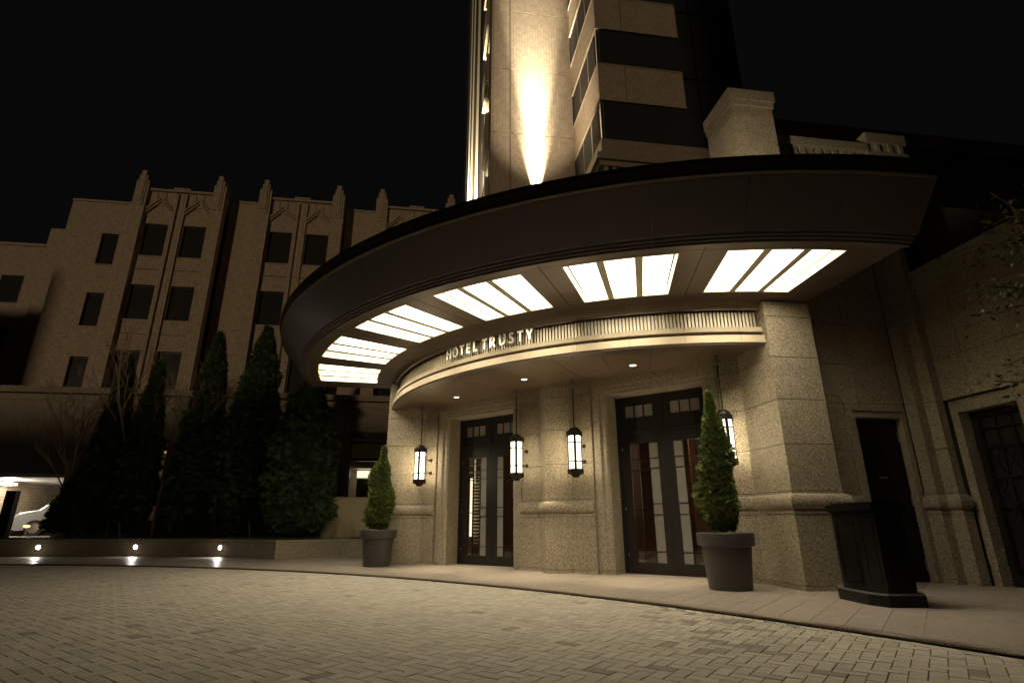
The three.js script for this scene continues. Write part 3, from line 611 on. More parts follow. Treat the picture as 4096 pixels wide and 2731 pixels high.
    put('trim', new THREE.TorusGeometry(0.062, 0.010, 8, 28).rotateX(Math.PI / 2).translate(a, 3.528, -b), M.cream, o);
    put('lens', new THREE.CylinderGeometry(0.055, 0.055, 0.012, 24).translate(a, 3.526, -b), M.glowSpot, o);
    const l = new THREE.SpotLight(new THREE.Color(1, 0.84, 0.58), LAMP.down, 0, 0.42, 0.8); l.position.copy(V3(a, 3.51, b)); l.target.position.copy(V3(a, 0, b)); l.castShadow = true; l.shadow.radius = 2.5; scene.add(l, l.target);
  });
}
{ // lettering on the drum
  const font = await new FontLoader().loadAsync('fonts/droid/droid_sans_bold.typeface.json');
  const [la, lb] = POL(6.6, -1.3);
  const sign = thing('sign_lettering', 'polished metal letters HOTEL TRUSTY standing proud of the fluted drum', 'sign', [la, 3.88, lb]), b0 = base.get(sign);
  const at = [-9.8, -8.05, -6.4, -4.85, -3.3, -1.3, 0.35, 2.2, 3.9, 5.5, 7.1];
  [...'HOTELTRUSTY'].forEach((c, i) => {
    const g = new TextGeometry(c, { font, size: 0.195, depth: 0.022, curveSegments: 8, bevelEnabled: true, bevelThickness: 0.003, bevelSize: 0.002, bevelSegments: 2 });
    g.computeBoundingBox(); g.translate(-(g.boundingBox.min.x + g.boundingBox.max.x) / 2, 0, 0); g.scale(0.92, 1, 1);
    const o = put('letter', g, M.letterFace, sign, true), [a, b] = POL(6.585, at[i]), [a1, b1] = POL(7.6, at[i]);
    o.position.set(a - b0.x, 3.885 - b0.y, -b - b0.z); o.rotation.y = Math.atan2(a1 - a, -(b1 - b));
    for (const h of [0.04, 0.14]) { const pin = new THREE.CylinderGeometry(0.005, 0.005, 0.07, 6).rotateX(Math.PI / 2).translate(0, h, -0.034); const q = new THREE.Mesh(pin, M.steel); q.name = 'standoff'; o.add(q); }
  });
}

// =====================================================================
// LANTERNS, POTTED CONIFERS, PODIUM
// =====================================================================
{
  const R = 0.115, wallT = (s) => WT;
  // built round the middle of its glass, z towards the viewer (-t), hung from the porch ceiling
  const root = thing('hanging_lantern', '', 'lantern', [0, 0, 0], 'cylindrical iron lanterns on the entrance wall');
  const oct = (r0, r1, h, y) => new THREE.CylinderGeometry(r0, r1, h, 24).translate(0, y, 0);
  const own = (n, g, m, p = root) => put(n, g, m, p, true);
  own('rod', new THREE.CylinderGeometry(0.011, 0.011, 0.78, 8).translate(0, 2.98, 0), M.iron);
  own('ceiling_mount', [oct(0.045, 0.06, 0.07, 3.405), oct(0.03, 0.03, 0.09, 3.48)], M.steel);
  const cap = own('cap', [oct(R + 0.018, R + 0.018, 0.085, 2.475), oct(R - 0.01, R + 0.005, 0.04, 2.54), oct(R - 0.05, R - 0.02, 0.035, 2.577)], M.iron);
  const foot = own('base', [oct(R + 0.02, R + 0.02, 0.025, 1.812), oct(R + 0.008, R + 0.004, 0.05, 1.775), oct(R - 0.005, R - 0.02, 0.035, 1.732), oct(R - 0.045, R - 0.055, 0.04, 1.695)], M.iron);
  for (let k = 0; k < 4; k++) { const t = k * Math.PI / 2 + 0.58; own('cap_rib', new THREE.BoxGeometry(0.03, 0.10, 0.03).translate((R + 0.015) * Math.sin(t), 2.475, (R + 0.015) * Math.cos(t)), M.iron, cap); own('base_rib', new THREE.BoxGeometry(0.03, 0.09, 0.03).translate((R + 0.012) * Math.sin(t), 1.775, (R + 0.012) * Math.cos(t)), M.iron, foot); }
  for (const [y0, y1] of [[1.825, 1.955], [1.965, 2.305], [2.315, 2.433]]) own('glass', oct(R, R, y1 - y0, (y0 + y1) / 2), M.glowLantern);
  for (const y of [1.96, 2.31]) own('ring', new THREE.TorusGeometry(R + 0.003, 0.012, 6, 28).rotateX(Math.PI / 2).translate(0, y, 0), M.iron);
  for (let k = 0; k < 4; k++) { const t = k * Math.PI / 2 + 0.58, g = new THREE.BoxGeometry(0.046, 0.62, 0.018); g.translate(0, 2.13, R + 0.006); g.rotateY(t); own('upright', g, M.iron); }
  for (const y of [1.99, 2.28]) { const br = own('bracket', new THREE.CylinderGeometry(0.008, 0.008, 0.26, 8).rotateX(Math.PI / 2).translate(0, y, -0.23), M.iron); own('rosette', new THREE.CylinderGeometry(0.035, 0.04, 0.03, 16).rotateX(Math.PI / 2).translate(0, y, -0.345), M.iron, br); }
  const L = [[-3.46, 'on the left pillar side of the left doors'], [-0.70, 'between the left doors and the middle pier edge'], [0.66, 'between the middle pier edge and the right doors'], [3.44, 'behind the conifer on the right pillar side of the right doors']];
  L.forEach(([s, w], i) => {
    const o = i ? root.clone() : root; if (i) { o.name = numbered('hanging_lantern'); scene.add(o); }
    o.userData = { ...root.userData, label: 'lit iron hanging lantern ' + w };
    const [a, b] = ST(s, 9.07); o.position.set(a, 0, -b); const [a1, b1] = ST(s, 8.07); o.rotation.y = Math.atan2(a1 - a, -(b1 - b));
    for (const [y, k] of [[1.89, 0.4], [2.13, 1], [2.37, 0.4]]) { const l = new THREE.PointLight(new THREE.Color(1, 0.82, 0.52), LAMP.lantern * k); l.position.set(a, y, -b); l.castShadow = true; l.shadow.radius = 3; scene.add(l); }
  });
}
// leafy spray: a few pointed blades fanned in a plane
function sprayGeo(n, len, wid, sd) {
  let s = sd; const r = () => { s = (s * 1664525 + 1013904223) >>> 0; return s / 4294967296; };
  const pos = [];
  for (let i = 0; i < n; i++) {
    const t = (i - (n - 1) / 2) / n * 2.0, l = len * (0.65 + 0.5 * r()), dx = Math.sin(t), dz = Math.cos(t), px = dz, pz = -dx, y = (r() - 0.5) * len * 0.5, w = wid * (0.7 + 0.6 * r());
    pos.push(0, 0, 0, dx * l * 0.5 + px * w, y * 0.4, dz * l * 0.5 + pz * w, dx * l, y, dz * l, 0, 0, 0, dx * l, y, dz * l, dx * l * 0.5 - px * w, y * 0.4, dz * l * 0.5 - pz * w);
  }
  return Float32Array.from(pos);
}
const SPRAYS = [1, 2, 3, 4, 5].map((k) => sprayGeo(5, 1, 0.14, k * 97 + 5));
// conifer crown: sprays spread through a tapering volume, in clumps so that gaps open
function conifer(prof, h0, H, count, size, cols, sd, clump = 0.35) {
  const keep = seed; seed = sd;
  const pos = [], col = [], m = new THREE.Matrix4(), q = new THREE.Quaternion(), e = new THREE.Euler(), v = new THREE.Vector3(), c = new THREE.Color();
  const R = (y) => { const t = Math.min(0.999, Math.max(0, (y - h0) / (H - h0))) * (prof.length - 1), i = Math.floor(t); return lerp(prof[i], prof[i + 1], t - i); };
  const bumps = Array.from({ length: 60 }, () => [rnd() * Math.PI * 2, rr(h0, H), rr(-1, 1), rr(0.15, 0.45)]);
  const rad = (t, y) => { let f = 1; for (const [bt, by, k, w] of bumps) { const d = Math.hypot(((t - bt + 9.4248) % 6.2832 - 3.1416) * R(y), y - by); if (d < w) f += k * 0.36 * (1 - d / w); } return R(y) * f; };
  for (let i = 0; i < count; i++) {
    let y, tries = 0; do { y = rr(h0, H); } while (rnd() > 0.15 + R(y) / Math.max(...prof) && tries++ < 20);
    const t = rnd() * Math.PI * 2, u = Math.sqrt(rnd()) * 0.55 + 0.45, r = rad(t, y) * (u > 0.965 ? rr(0.98, 1.16) : u);
    const s = size * rr(0.7, 1.35), g = SPRAYS[i % 5];
    e.set(-rr(0.15, 1.15), t + rr(-0.5, 0.5), rr(-1.2, 1.2), 'YXZ'); q.setFromEuler(e); m.compose(v.set(r * Math.sin(t), y, r * Math.cos(t)), q, new THREE.Vector3(s, s, s));
    c.setRGB(...cols[Math.floor(rnd() * cols.length)]); const f = rr(0.75, 1.25);
    for (let k = 0; k < g.length; k += 3) { v.set(g[k], g[k + 1], g[k + 2]).applyMatrix4(m); pos.push(v.x, v.y, v.z); col.push(c.r * f, c.g * f, c.b * f); }
  }
  seed = keep;
  const g = new THREE.BufferGeometry(); g.setAttribute('position', new THREE.Float32BufferAttribute(pos, 3)); g.setAttribute('color', new THREE.Float32BufferAttribute(col, 3)); g.computeVertexNormals(); return g;
}
M.leaf = phys([1, 1, 1], 0.62, 0, { vertexColors: true, transmission: 0.12, thickness: 0 });
const GREEN = [[0.115, 0.165, 0.030], [0.085, 0.130, 0.026], [0.15, 0.19, 0.035], [0.06, 0.10, 0.022], [0.19, 0.20, 0.05]];
const DEEP = [[0.085, 0.145, 0.042], [0.065, 0.118, 0.035], [0.11, 0.17, 0.048], [0.05, 0.092, 0.03]];
{
  const mk = (at, H, label, prof, sd, n) => {
    const o = thing('potted_conifer', label, 'potted tree', at, 'potted conifers at the entrance');
    const pot = put('pot', new THREE.LatheGeometry([[0, 0.004], [0.275, 0.004], [0.285, 0.012], [0.335, 0.55], [0.338, 0.562], [0.375, 0.566], [0.385, 0.58], [0.392, 0.725], [0.386, 0.74], [0.365, 0.74], [0.355, 0.73], [0.35, 0.66], [0, 0.655]].map(([x, y]) => new THREE.Vector2(x, y)), 64), M.pot, o, true);
    put('soil', new THREE.CylinderGeometry(0.348, 0.348, 0.03, 40).translate(0, 0.675, 0), M.soil, o, true);
    // moss and ground cover round the stem
    const keep = seed; seed = sd; const pos = [];
    for (let i = 0; i < 900; i++) { const t = rnd() * 6.2832, r = Math.sqrt(rnd()) * 0.34, x = r * Math.sin(t), z = r * Math.cos(t), h = rr(0.015, 0.06), a = rnd() * 6.28, w = 0.012, lx = rr(-0.03, 0.03), lz = rr(-0.03, 0.03); pos.push(x - w * Math.cos(a), 0.688, z - w * Math.sin(a), x + w * Math.cos(a), 0.688, z + w * Math.sin(a), x + lx, 0.69 + h, z + lz); }
    seed = keep; const g = new THREE.BufferGeometry(); g.setAttribute('position', new THREE.Float32BufferAttribute(pos, 3)); g.computeVertexNormals();
    const ms = put('moss', g, M.moss, o, true);
    put('trunk', new THREE.CylinderGeometry(0.012, 0.035, H - 0.9, 10).translate(0, 0.68 + (H - 0.9) / 2, 0), M.bark, o, true);
    for (let k = 0; k < 5; k++) { const t = k * 1.3 + sd; put('stem', tube([new THREE.Vector3(0.02 * Math.sin(t), 0.68, 0.02 * Math.cos(t)), new THREE.Vector3(0.07 * Math.sin(t), 0.9, 0.07 * Math.cos(t)), new THREE.Vector3(0.11 * Math.sin(t), 1.2, 0.11 * Math.cos(t))], 0.009, 8, 6), M.bark, o, true); }
    put('crown', conifer(prof, 0.76, H, n, 0.062, GREEN, sd), M.leaf, o, true);
    return o;
  };
  mk([4.17, 0, 7.72], 2.76, 'slim cone shaped conifer in a large dark pot in front of the right doors', [0.13, 0.21, 0.235, 0.232, 0.215, 0.19, 0.16, 0.125, 0.085, 0.055, 0.035, 0.01], 4242, 11000);
  mk([-1.06, 0, 12.98], 2.52, 'broad cone shaped conifer in a large dark pot beside the left pillar', [0.13, 0.23, 0.265, 0.272, 0.25, 0.22, 0.19, 0.15, 0.105, 0.07, 0.045, 0.01], 777, 11000);
}
{ // valet podium: eight sided black lacquer stand
  const c = [5.22, 6.28], o = thing('valet_podium', 'glossy black panelled valet podium with a brass trimmed door panel', 'podium', [c[0], 0, c[1]]);
  const ring = (d) => { const w = 0.28 + d, l = 0.45 + d, k = 0.10, m = 0.20, q = [[-w, l - m], [-w, -l + m], [-w + k, -l], [w - k, -l], [w, -l + m], [w, l - m], [w - k, l], [-w + k, l]]; const t = -0.13; return q.map(([x, y]) => [c[0] + x * Math.cos(t) - y * Math.sin(t), c[1] + x * Math.sin(t) + y * Math.cos(t)]); };
  put('plinth', [prism(ring(0.03), 0.0, 0.115)], M.podium, o);
  put('plinth_trim', prism(ring(0.026), 0.117, 0.130), M.steel, o);
  put('body', prism(ring(-0.02), 0.137, 0.985), M.podium, o);
  put('cornice', prism(ring(0.0), 0.987, 1.0), M.podium, o); put('cornice', prism(ring(0.022), 1.002, 1.055), M.podium, o);
  put('top', prism(ring(0.012), 1.057, 1.075), M.podium, o); put('top', prism(ring(-0.03), 1.077, 1.095), M.podium, o);
  // recessed panels: raised frames on the faces that show
  const R = ring(-0.02), face = (i, inset, h0, h1, name, mat, t) => {
    const p = R[i], q = R[(i + 1) % 8], l = Math.hypot(q[0] - p[0], q[1] - p[1]), u = [(q[0] - p[0]) / l, (q[1] - p[1]) / l], n = [u[1], -u[0]];
    const strip = (x0, x1, y0, y1) => { const P = (x, d) => [p[0] + u[0] * x + n[0] * d, p[1] + u[1] * x + n[1] * d]; return prism([P(x0, -0.004), P(x1, -0.004), P(x1, t), P(x0, t)], y0, y1); };
    put(name, [strip(inset, l - inset, h1 - 0.012, h1), strip(inset, l - inset, h0, h0 + 0.012), strip(inset, inset + 0.012, h0 + 0.0125, h1 - 0.0125), strip(l - inset - 0.012, l - inset, h0 + 0.0125, h1 - 0.0125)], mat, o);
  };
  face(0, 0.06, 0.22, 0.89, 'panel_frame', M.podium, 0.008); face(1, 0.04, 0.22, 0.89, 'panel_frame', M.podium, 0.006); face(2, 0.07, 0.22, 0.89, 'panel_frame', M.podium, 0.008); face(6, 0.07, 0.22, 0.89, 'panel_frame', M.podium, 0.008); face(4, 0.07, 0.22, 0.89, 'panel_frame', M.podium, 0.008);
}

// =====================================================================
// TOWER
// =====================================================================
{
  const tw = thing('hotel_tower', 'floodlit tiled hotel tower with dark banded windows rising behind the canopy', 'building', [4, 0, 17]);
  const B = 17, js = []; for (let h = 5.78; h < 38; h += 3.02) js.push(h);
  const g = 0.014;
  put('tower_core', [bx(1.78, 5.2, 5, 38, B + 0.05, 24), bx(4.93, 10.2, 5, 38, 14.1, 22)], M.joint, tw);
  for (let k = 0; k < js.length - 1; k++) {
    put('tile_panel', bx(1.76, 2.43 - g, js[k] + g, js[k + 1] - g, B, B + 0.06), M.towerTile, tw);
    put('tile_panel', bx(2.43 + g, 4.90, js[k] + g, js[k + 1] - g, B - 0.004, B + 0.06), M.towerTile, tw);
    put('side_panel', bx(1.70, 1.758, js[k] + g, js[k + 1] - g, B + 0.02, B + 1.0), M.towerTile, tw);
    // side wall: window bands between projecting spandrels
    put('side_window', bx(1.74, 1.779, js[k] + g, js[k + 1] - g, B + 1.02, B + 3.2), M.blackGlass, tw);
    put('side_spandrel', bx(1.60, 1.738, js[k] + 0.35, js[k] + 1.75, B + 1.05, B + 3.0), M.towerTile, tw);
  }
  // fins at the back edge of the tower
  put('fin_wall', bx(1.02, 1.775, 5, 38, 21.45, 23.9), M.fascia, tw);  // dark sheet between the fins: shade put into the colour
  for (const [a, w] of [[1.12, 0.05], [1.25, 0.06], [1.475, 0.085]]) put('fin', bx(a - w / 2, a + w / 2, 12.9, 38, 20.95, 21.447), M.finBright, tw);
  // ledge that carries the floodlights
  put('ledge', bx(2.9, 4.6, 6.9, 11.60, 16.40, 16.98), M.granite, tw);
  put('fin_ledge', bx(1.0, 1.69, 6.9, 12.7, 20.6, 20.94), M.granite, tw);
  // bay to the right: spandrels and dark windows on its side and front
  const A = 4.90, F = 13.80, fl = []; for (let k = -1; k < 8; k++) fl.push(13.9 + 3.0 * k);
  for (const h of fl) {
    if (h > 13) {
      put('bay_spandrel', bx(A, A + 0.06, h, h + 1.40, F + 0.003, F + 1.75 - g), M.towerTile, tw); put('bay_spandrel', bx(A, A + 0.06, h, h + 1.40, F + 1.75 + g, B - 0.01), M.towerTile, tw);
      put('bay_spandrel', bx(A + 0.003, A + 0.93 - g, h, h + 1.40, F, F + 0.06), M.towerTile, tw); put('bay_spandrel', bx(A + 0.93 + g, 7.87, h, h + 1.40, F, F + 0.06), M.towerTile, tw);
      put('spandrel_lip', bx(A - 0.03, A + 0.05, h - 0.07, h - 0.002, F - 0.03, B - 0.01), M.towerTile, tw); put('spandrel_lip', bx(A + 0.051, 7.87, h - 0.07, h - 0.002, F - 0.03, F + 0.05), M.towerTile, tw);
      put('spandrel_lip', bx(A - 0.02, A + 0.05, h + 1.402, h + 1.45, F - 0.02, B - 0.01), M.towerTile, tw); put('spandrel_lip', bx(A + 0.051, 7.87, h + 1.402, h + 1.45, F - 0.02, F + 0.05), M.towerTile, tw);
    }
    const w0 = h + 1.452, w1 = h + 2.928;
    const win = put('bay_window', bx(A + 0.05, A + 0.07, w0, w1, F + 0.08, B - 0.02), M.blackGlass, tw);
    for (const b of [F + 0.085, F + 1.1, F + 2.1]) put('mullion', bx(A + 0.02, A + 0.048, w0, w1, b - 0.025, b + 0.025), M.steel, win);
    const w2 = put('bay_window', bx(A + 0.10, 7.87, w0, w1, F + 0.05, F + 0.07), M.blackGlass, tw);
    for (const a of [A + 0.08]) put('mullion', bx(a, a + 0.04, w0, w1, F + 0.02, F + 0.047), M.steel, w2);
  }
  // glazed corner beyond the spandrels
  for (const h of fl) { const p = put('glazed_panel', bx(7.88, 10.2, h, h + 2.98, F + 0.25, F + 0.28), M.blackGlass, tw); put('transom_bar', bx(7.88, 10.2, h + 1.42, h + 1.47, F + 0.20, F + 0.247), M.iron, p); for (const a of [8.5, 9.2, 9.9]) put('mullion', bx(a, a + 0.05, h, h + 2.98, F + 0.20, F + 0.247), M.iron, p); }
  // stone base course and cornice under the bay
  put('stone_band', bx(A - 0.05, 9.8, 11.62, 12.30, F - 0.05, F + 0.05), M.granite, tw); put('stone_band', bx(A - 0.05, A + 0.04, 11.62, 12.30, F + 0.051, B - 0.4), M.granite, tw);
  put('cornice', bx(A - 0.30, 9.8, 11.38, 11.60, F - 0.30, F + 0.05), M.granite, tw); put('cornice', bx(A - 0.30, A + 0.04, 11.38, 11.60, F + 0.051, B - 0.7), M.granite, tw);
  put('cornice', bx(A - 0.20, 9.8, 11.20, 11.378, F - 0.20, F + 0.05), M.granite, tw); put('cornice', bx(A - 0.20, A + 0.04, 11.20, 11.378, F + 0.051, B - 0.7), M.granite, tw);
  for (let k = 0; k < 18; k++) put('dentil', bx(A - 0.05 + k * 0.27, A + 0.09 + k * 0.27, 10.98, 11.198, F - 0.14, F), M.granite, tw);
  put('stone_wall', bx(A - 0.02, 9.8, 6.5, 10.978, F, F + 0.06), M.granite, tw); put('stone_wall', bx(A - 0.02, A + 0.04, 6.5, 11.198, F + 0.061, B - 0.7), M.granite, tw);

  // floodlights
  const fo = thing('floodlight', 'small black floodlight aimed up the tower from the ledge', 'floodlight', [3.39, 11.61, 16.62]);
  put('housing', rbx(0.26, 0.16, 0.42, 0.03).translate(3.39, 11.76, -16.67), M.rim, fo);
  put('bracket', bx(3.25, 3.53, 11.603, 11.67, 16.60, 16.64), M.iron, fo);
  put('lens', bx(3.29, 3.49, 11.842, 11.85, 16.48, 16.87), M.glowSpot, fo);
  const spot = (a, h, b, ta, th, tb, I, ang, pen, rad, col) => { const l = new THREE.SpotLight(new THREE.Color(...col), I, 0, ang, pen); l.position.copy(V3(a, h, b)); l.target.position.copy(V3(ta, th, tb)); l.castShadow = true; l.shadow.radius = rad; scene.add(l, l.target); };
  spot(3.39, 11.87, 16.84, 3.36, 21, 17.0, LAMP.flood, 0.27, 1.0, 3, [1, 0.86, 0.64]);
  spot(3.39, 11.87, 16.50, 3.36, 20, 17.0, LAMP.floodHigh, 0.17, 1.0, 3, [1, 0.86, 0.64]);
  const fw = thing('roof_floodlight', 'hidden roof floodlight washing the whole tower face', 'floodlight', [3.4, 6.95, 14.4]);
  put('housing', rbx(0.4, 0.2, 0.3, 0.03).translate(3.4, 8.8, -14.4), M.rim, fw); put('post', bx(3.36, 3.44, 6.91, 8.7, 14.36, 14.44), M.iron, fw); put('lens', bx(3.25, 3.55, 8.902, 8.91, 14.30, 14.50), M.glowSpot, fw);
  spot(3.4, 8.95, 14.4, 3.2, 22, 17, LAMP.floodWide, 0.42, 1.0, 4, [1, 0.82, 0.60]);
  const pf = thing('canopy_roof_floodlight', 'small floodlight on the canopy roof aimed at the right pillar and parapet', 'floodlight', [3.2, 4.95, 5.6]);
  put('housing', rbx(0.16, 0.10, 0.12, 0.02).translate(3.2, 5.01, -5.6), M.rim, pf); put('lens', bx(3.282, 3.29, 4.98, 5.05, 5.56, 5.64), M.glowSpot, pf);
  spot(3.31, 5.03, 5.6, 6.6, 7.6, 7.9, LAMP.pillar, 0.48, 1.0, 3, [1, 0.86, 0.62]);
  for (const [a, w] of [[1.12, 'outermost and thinnest'], [1.25, 'middle'], [1.475, 'innermost and widest']]) {
    const f = thing('fin_uplight', 'slim uplight at the foot of the ' + w + ' tower fin', 'floodlight', [a, 12.7, 20.8], 'uplights below the tower fins');
    put('housing', bx(a - 0.04, a + 0.04, 12.702, 12.80, 20.76, 20.84), M.rim, f); put('lens', bx(a - 0.03, a + 0.03, 12.802, 12.81, 20.77, 20.83), M.glowSpot, f);
    spot(a, 12.83, 20.80, a, 24, 21.0, LAMP.fin, 0.35, 1.0, 1.5, [1, 0.86, 0.58]);
  }
}

// =====================================================================
// OLDER WING ON THE LEFT (art deco front)
// =====================================================================
{
  const B = 24, RB = 24.6, FB = 25.2;
  const dec = thing('art_deco_wing', 'tiled art deco hotel wing with stepped finials and chevron gables in dim warm light', 'building', [-9, 0, 24]);
  const rows = [[6.14, 7.78], [9.17, 10.77], [12.17, 13.75]];
  const sheet = (a0, a1, h0, h1, holes, b, d = 0.22) => {
    const s = new THREE.Shape([[a0, h0], [a1, h0], [a1, h1], [a0, h1]].map(([x, y]) => new THREE.Vector2(x, y)));
    for (const [x0, y0, x1, y1] of holes) s.holes.push(new THREE.Path([[x0, y0], [x0, y1], [x1, y1], [x1, y0]].map(([x, y]) => new THREE.Vector2(x, y))));
    const g = new THREE.ExtrudeGeometry(s, { depth: d, bevelEnabled: false }); g.translate(0, 0, -b - d); return uvMetres(g);
  };
  const window_ = (x0, y0, x1, y1, b) => {
    const w = put('window', [bx(x0, x0 + 0.045, y0, y1, b + 0.12, b + 0.17), bx(x1 - 0.045, x1, y0, y1, b + 0.12, b + 0.17), bx(x0 + 0.0455, x1 - 0.0455, y1 - 0.045, y1, b + 0.12, b + 0.17), bx(x0 + 0.0455, x1 - 0.0455, y0, y0 + 0.045, b + 0.12, b + 0.17)], M.iron, dec);
    put('pane', bx(x0 + 0.02, x1 - 0.02, y0 + 0.02, y1 - 0.02, b + 0.135, b + 0.15), M.blackGlass, w);
    put('sill', bx(x0 + 0.003, x1 - 0.003, y0 - 0.05, y0 - 0.002, b - 0.03, b + 0.13), M.tile, w);
    put('head', bx(x0 - 0.02, x1 + 0.02, y1 + 0.002, y1 + 0.055, b - 0.02, b + 0.05), M.tile, w);
  };
  const centres = [-11.93, -6.57, -1.21];
  for (const c of centres) {
    const holes = []; for (const [y0, y1] of rows) for (const x of [c - 1.31, c + 0.33]) holes.push([x, y0, x + 1.03, y1]);
    put('bay_wall', sheet(c - 1.93, c + 1.93, 5.6, 15.42, holes, B), M.tile, dec);
    for (const [x0, y0, x1, y1] of holes) window_(x0, y0, x1, y1, B);
    // piers, middle strips and ribs stand proud of the bay
    for (const sg of [-1, 1]) {
      put('pier', bx(c + sg * 1.665 - 0.275, c + sg * 1.665 + 0.275, 5.62, 15.05, B - 0.22, B - 0.002), M.tile, dec);
      // stepped finial, sloping back behind
      const x = c + sg * 1.665, fin = put('finial', [bx(x - 0.10, x + 0.10, 14.75, 16.32, B - 0.30, B - 0.05), bx(x - 0.18, x + 0.18, 14.55, 16.10, B - 0.26, B - 0.045), bx(x - 0.27, x + 0.27, 15.052, 15.85, B - 0.22, B - 0.04)], M.tile, dec);
      const s = new THREE.Shape([[0, 15.0], [0, 16.30], [1.1, 15.55], [1.1, 15.0]].map(([u, v]) => new THREE.Vector2(u, v))), g = new THREE.ExtrudeGeometry(s, { depth: 0.36, bevelEnabled: false });
      g.rotateY(Math.PI / 2); g.translate(x - 0.18, 0, -B + 0.044); put('finial_back', uvMetres(g), M.tile, fin);
      put('strip', bx(c + sg * 0.19 - 0.085, c + sg * 0.19 + 0.085, 5.62, 15.36, B - 0.10, B - 0.002), M.tile, dec);
      // chevron gable over the upper window
      const gx = sg < 0 ? c - 0.795 : c + 0.845, bar = (w, y, d) => { const hw = 0.56, q = [[-hw, y], [0, y + 0.62], [hw, y], [hw, y - w], [0, y + 0.62 - w * 1.25], [-hw, y - w]]; const sh = new THREE.Shape(q.map(([u, v]) => new THREE.Vector2(gx + u, v))), e = new THREE.ExtrudeGeometry(sh, { depth: d, bevelEnabled: false }); e.translate(0, 0, -B + 0.002); return uvMetres(e); };
      put('chevron', bar(0.10, 14.50, 0.16), M.tile, dec); put('chevron', bar(0.07, 14.34, 0.11), M.tile, dec);
      for (let k = 0; k < 3; k++) put('rib', bx(gx - 0.50 + k * 0.36, gx - 0.22 + k * 0.36, 14.7, 15.36, B - 0.045, B - 0.002), M.tile, dec);
    }
    put('parapet_cap', bx(c - 1.40, c + 1.40, 15.425, 15.53, B - 0.12, B + 0.25), M.tile, dec);
    put('parapet_cap', bx(c - 0.35, c + 0.35, 15.532, 15.62, B - 0.15, B + 0.25), M.tile, dec);
    for (const h of [11.5, 8.5]) put('joint_line', bx(c - 1.28, c + 1.28, h, h + 0.025, B - 0.003, B + 0.001), M.joint, dec);
    put('side_return', bx(c - 1.94, c - 1.935, 5.6, 15.42, B + 0.001, FB), M.tile, dec);
  }
  // recessed walls between and beside the bays
  for (const [a0, a1] of [[-10.0, -8.5], [-4.64, -3.14], [0.72, 1.0]]) { put('recess_wall', bx(a0 + 0.002, a1 - 0.002, 5.6, 15.5, RB, RB + 0.3), M.tile, dec); put('parapet_cap', bx(a0 + 0.002, a1 - 0.002, 15.503, 15.6, RB - 0.05, RB + 0.3), M.tile, dec); }
  const sw = []; for (const [y0, y1] of rows) sw.push([-15.62, y0, -14.88, y1 - 0.02]);
  put('flank_wall', sheet(-17.2, -13.87, 5.6, 15.35, sw, FB), M.tile, dec); put('parapet_cap', bx(-17.2, -13.9, 15.353, 15.45, FB - 0.06, FB + 0.3), M.tile, dec);
  put('parapet_cap', bx(-14.6, -13.9, 15.453, 15.75, FB - 0.08, FB + 0.3), M.tile, dec);
  for (const [x0, y0, x1, y1] of sw) window_(x0, y0, x1, y1, FB);
  put('end_wall', bx(-17.2, -16.9, 0, 15.35, FB + 0.221, 34), M.tile, dec);
  put('corner_fin', bx(-17.5, -17.2, 5, 15.9, FB + 0.9, FB + 1.6), M.tile, dec); put('corner_fin', bx(-17.75, -17.5, 5, 15.3, FB + 1.1, FB + 1.4), M.tile, dec);
  put('core', bx(-16.9, 1.0, 5.6, 15.2, FB + 0.225, 34), M.joint, dec);
  // granite ground storey, with openings for the lit windows
  const G = 23.6;
  const gh = [[-3.32, 1.0, -1.55, 4.5], [-11.4, 1.0, -10.3, 4.1]];
  put('ground_storey', sheet(-13.4, 1.0, 0, 5.75, gh, G, 0.3), M.granite, dec);
  put('ground_storey', bx(-30, -13.402, 2.72, 5.75, G, G + 0.3), M.granite, dec);
  put('cornice', bx(-30, 1.0, 5.78, 6.02, G - 0.18, G + 0.45), M.granite, dec); put('string_course', bx(-30, 1.0, 5.50, 5.60, G - 0.06, G - 0.002), M.granite, dec);
  for (const a of [-4.12, -3.63, -5.2, -6.4]) put('vertical_joint', bx(a, a + 0.012, 0, 5.48, G - 0.003, G + 0.001), M.joint, dec);
  for (const h of [3.0, 1.96, 4.3]) put('course_joint', bx(-10.2, -3.34, h, h + 0.012, G - 0.003, G + 0.001), M.joint, dec);
  // room behind the window by the entrance: lit clerestory and dark door
  const room = (a0, a1, b1, name) => put(name, [bx(a0, a1, 0, 0.05, G + 0.31, b1), bx(a0, a1, 4.8, 4.9, G + 0.31, b1), bx(a0, a0 + 0.05, 0.051, 4.8, G + 0.31, b1), bx(a1 - 0.05, a1, 0.051, 4.8, G + 0.31, b1), bx(a0, a1, 0, 4.9, b1 + 0.001, b1 + 0.05)], M.cream, dec);
  room(-3.9, -0.9, G + 2.4, 'room'); room(-12, -9.6, G + 2.4, 'room');
  const glowLamp = (a0, a1, h0, h1, b, I, mat = M.glowWarm) => { put('lit_transom', bx(a0, a1, h0, h1, b, b + 0.03), mat, dec); const l = new THREE.RectAreaLight(new THREE.Color(1, 0.82, 0.55), I, a1 - a0, h1 - h0); l.position.copy(V3((a0 + a1) / 2, (h0 + h1) / 2, b - 0.02)); l.lookAt((a0 + a1) / 2, (h0 + h1) / 2, 0); scene.add(l); };
  glowLamp(-3.15, -1.8, 2.76, 3.06, G + 1.6, 2.2); put('inner_door', bx(-3.14, -1.6, 0.05, 2.72, G + 1.62, G + 1.66), M.blackGlass, dec); put('soffit_beam', bx(-3.85, -0.95, 3.12, 3.24, G + 1.2, G + 2.3), M.cream, dec);
  glowLamp(-10.78, -10.42, 1.95, 2.65, G + 1.4, 2.0);
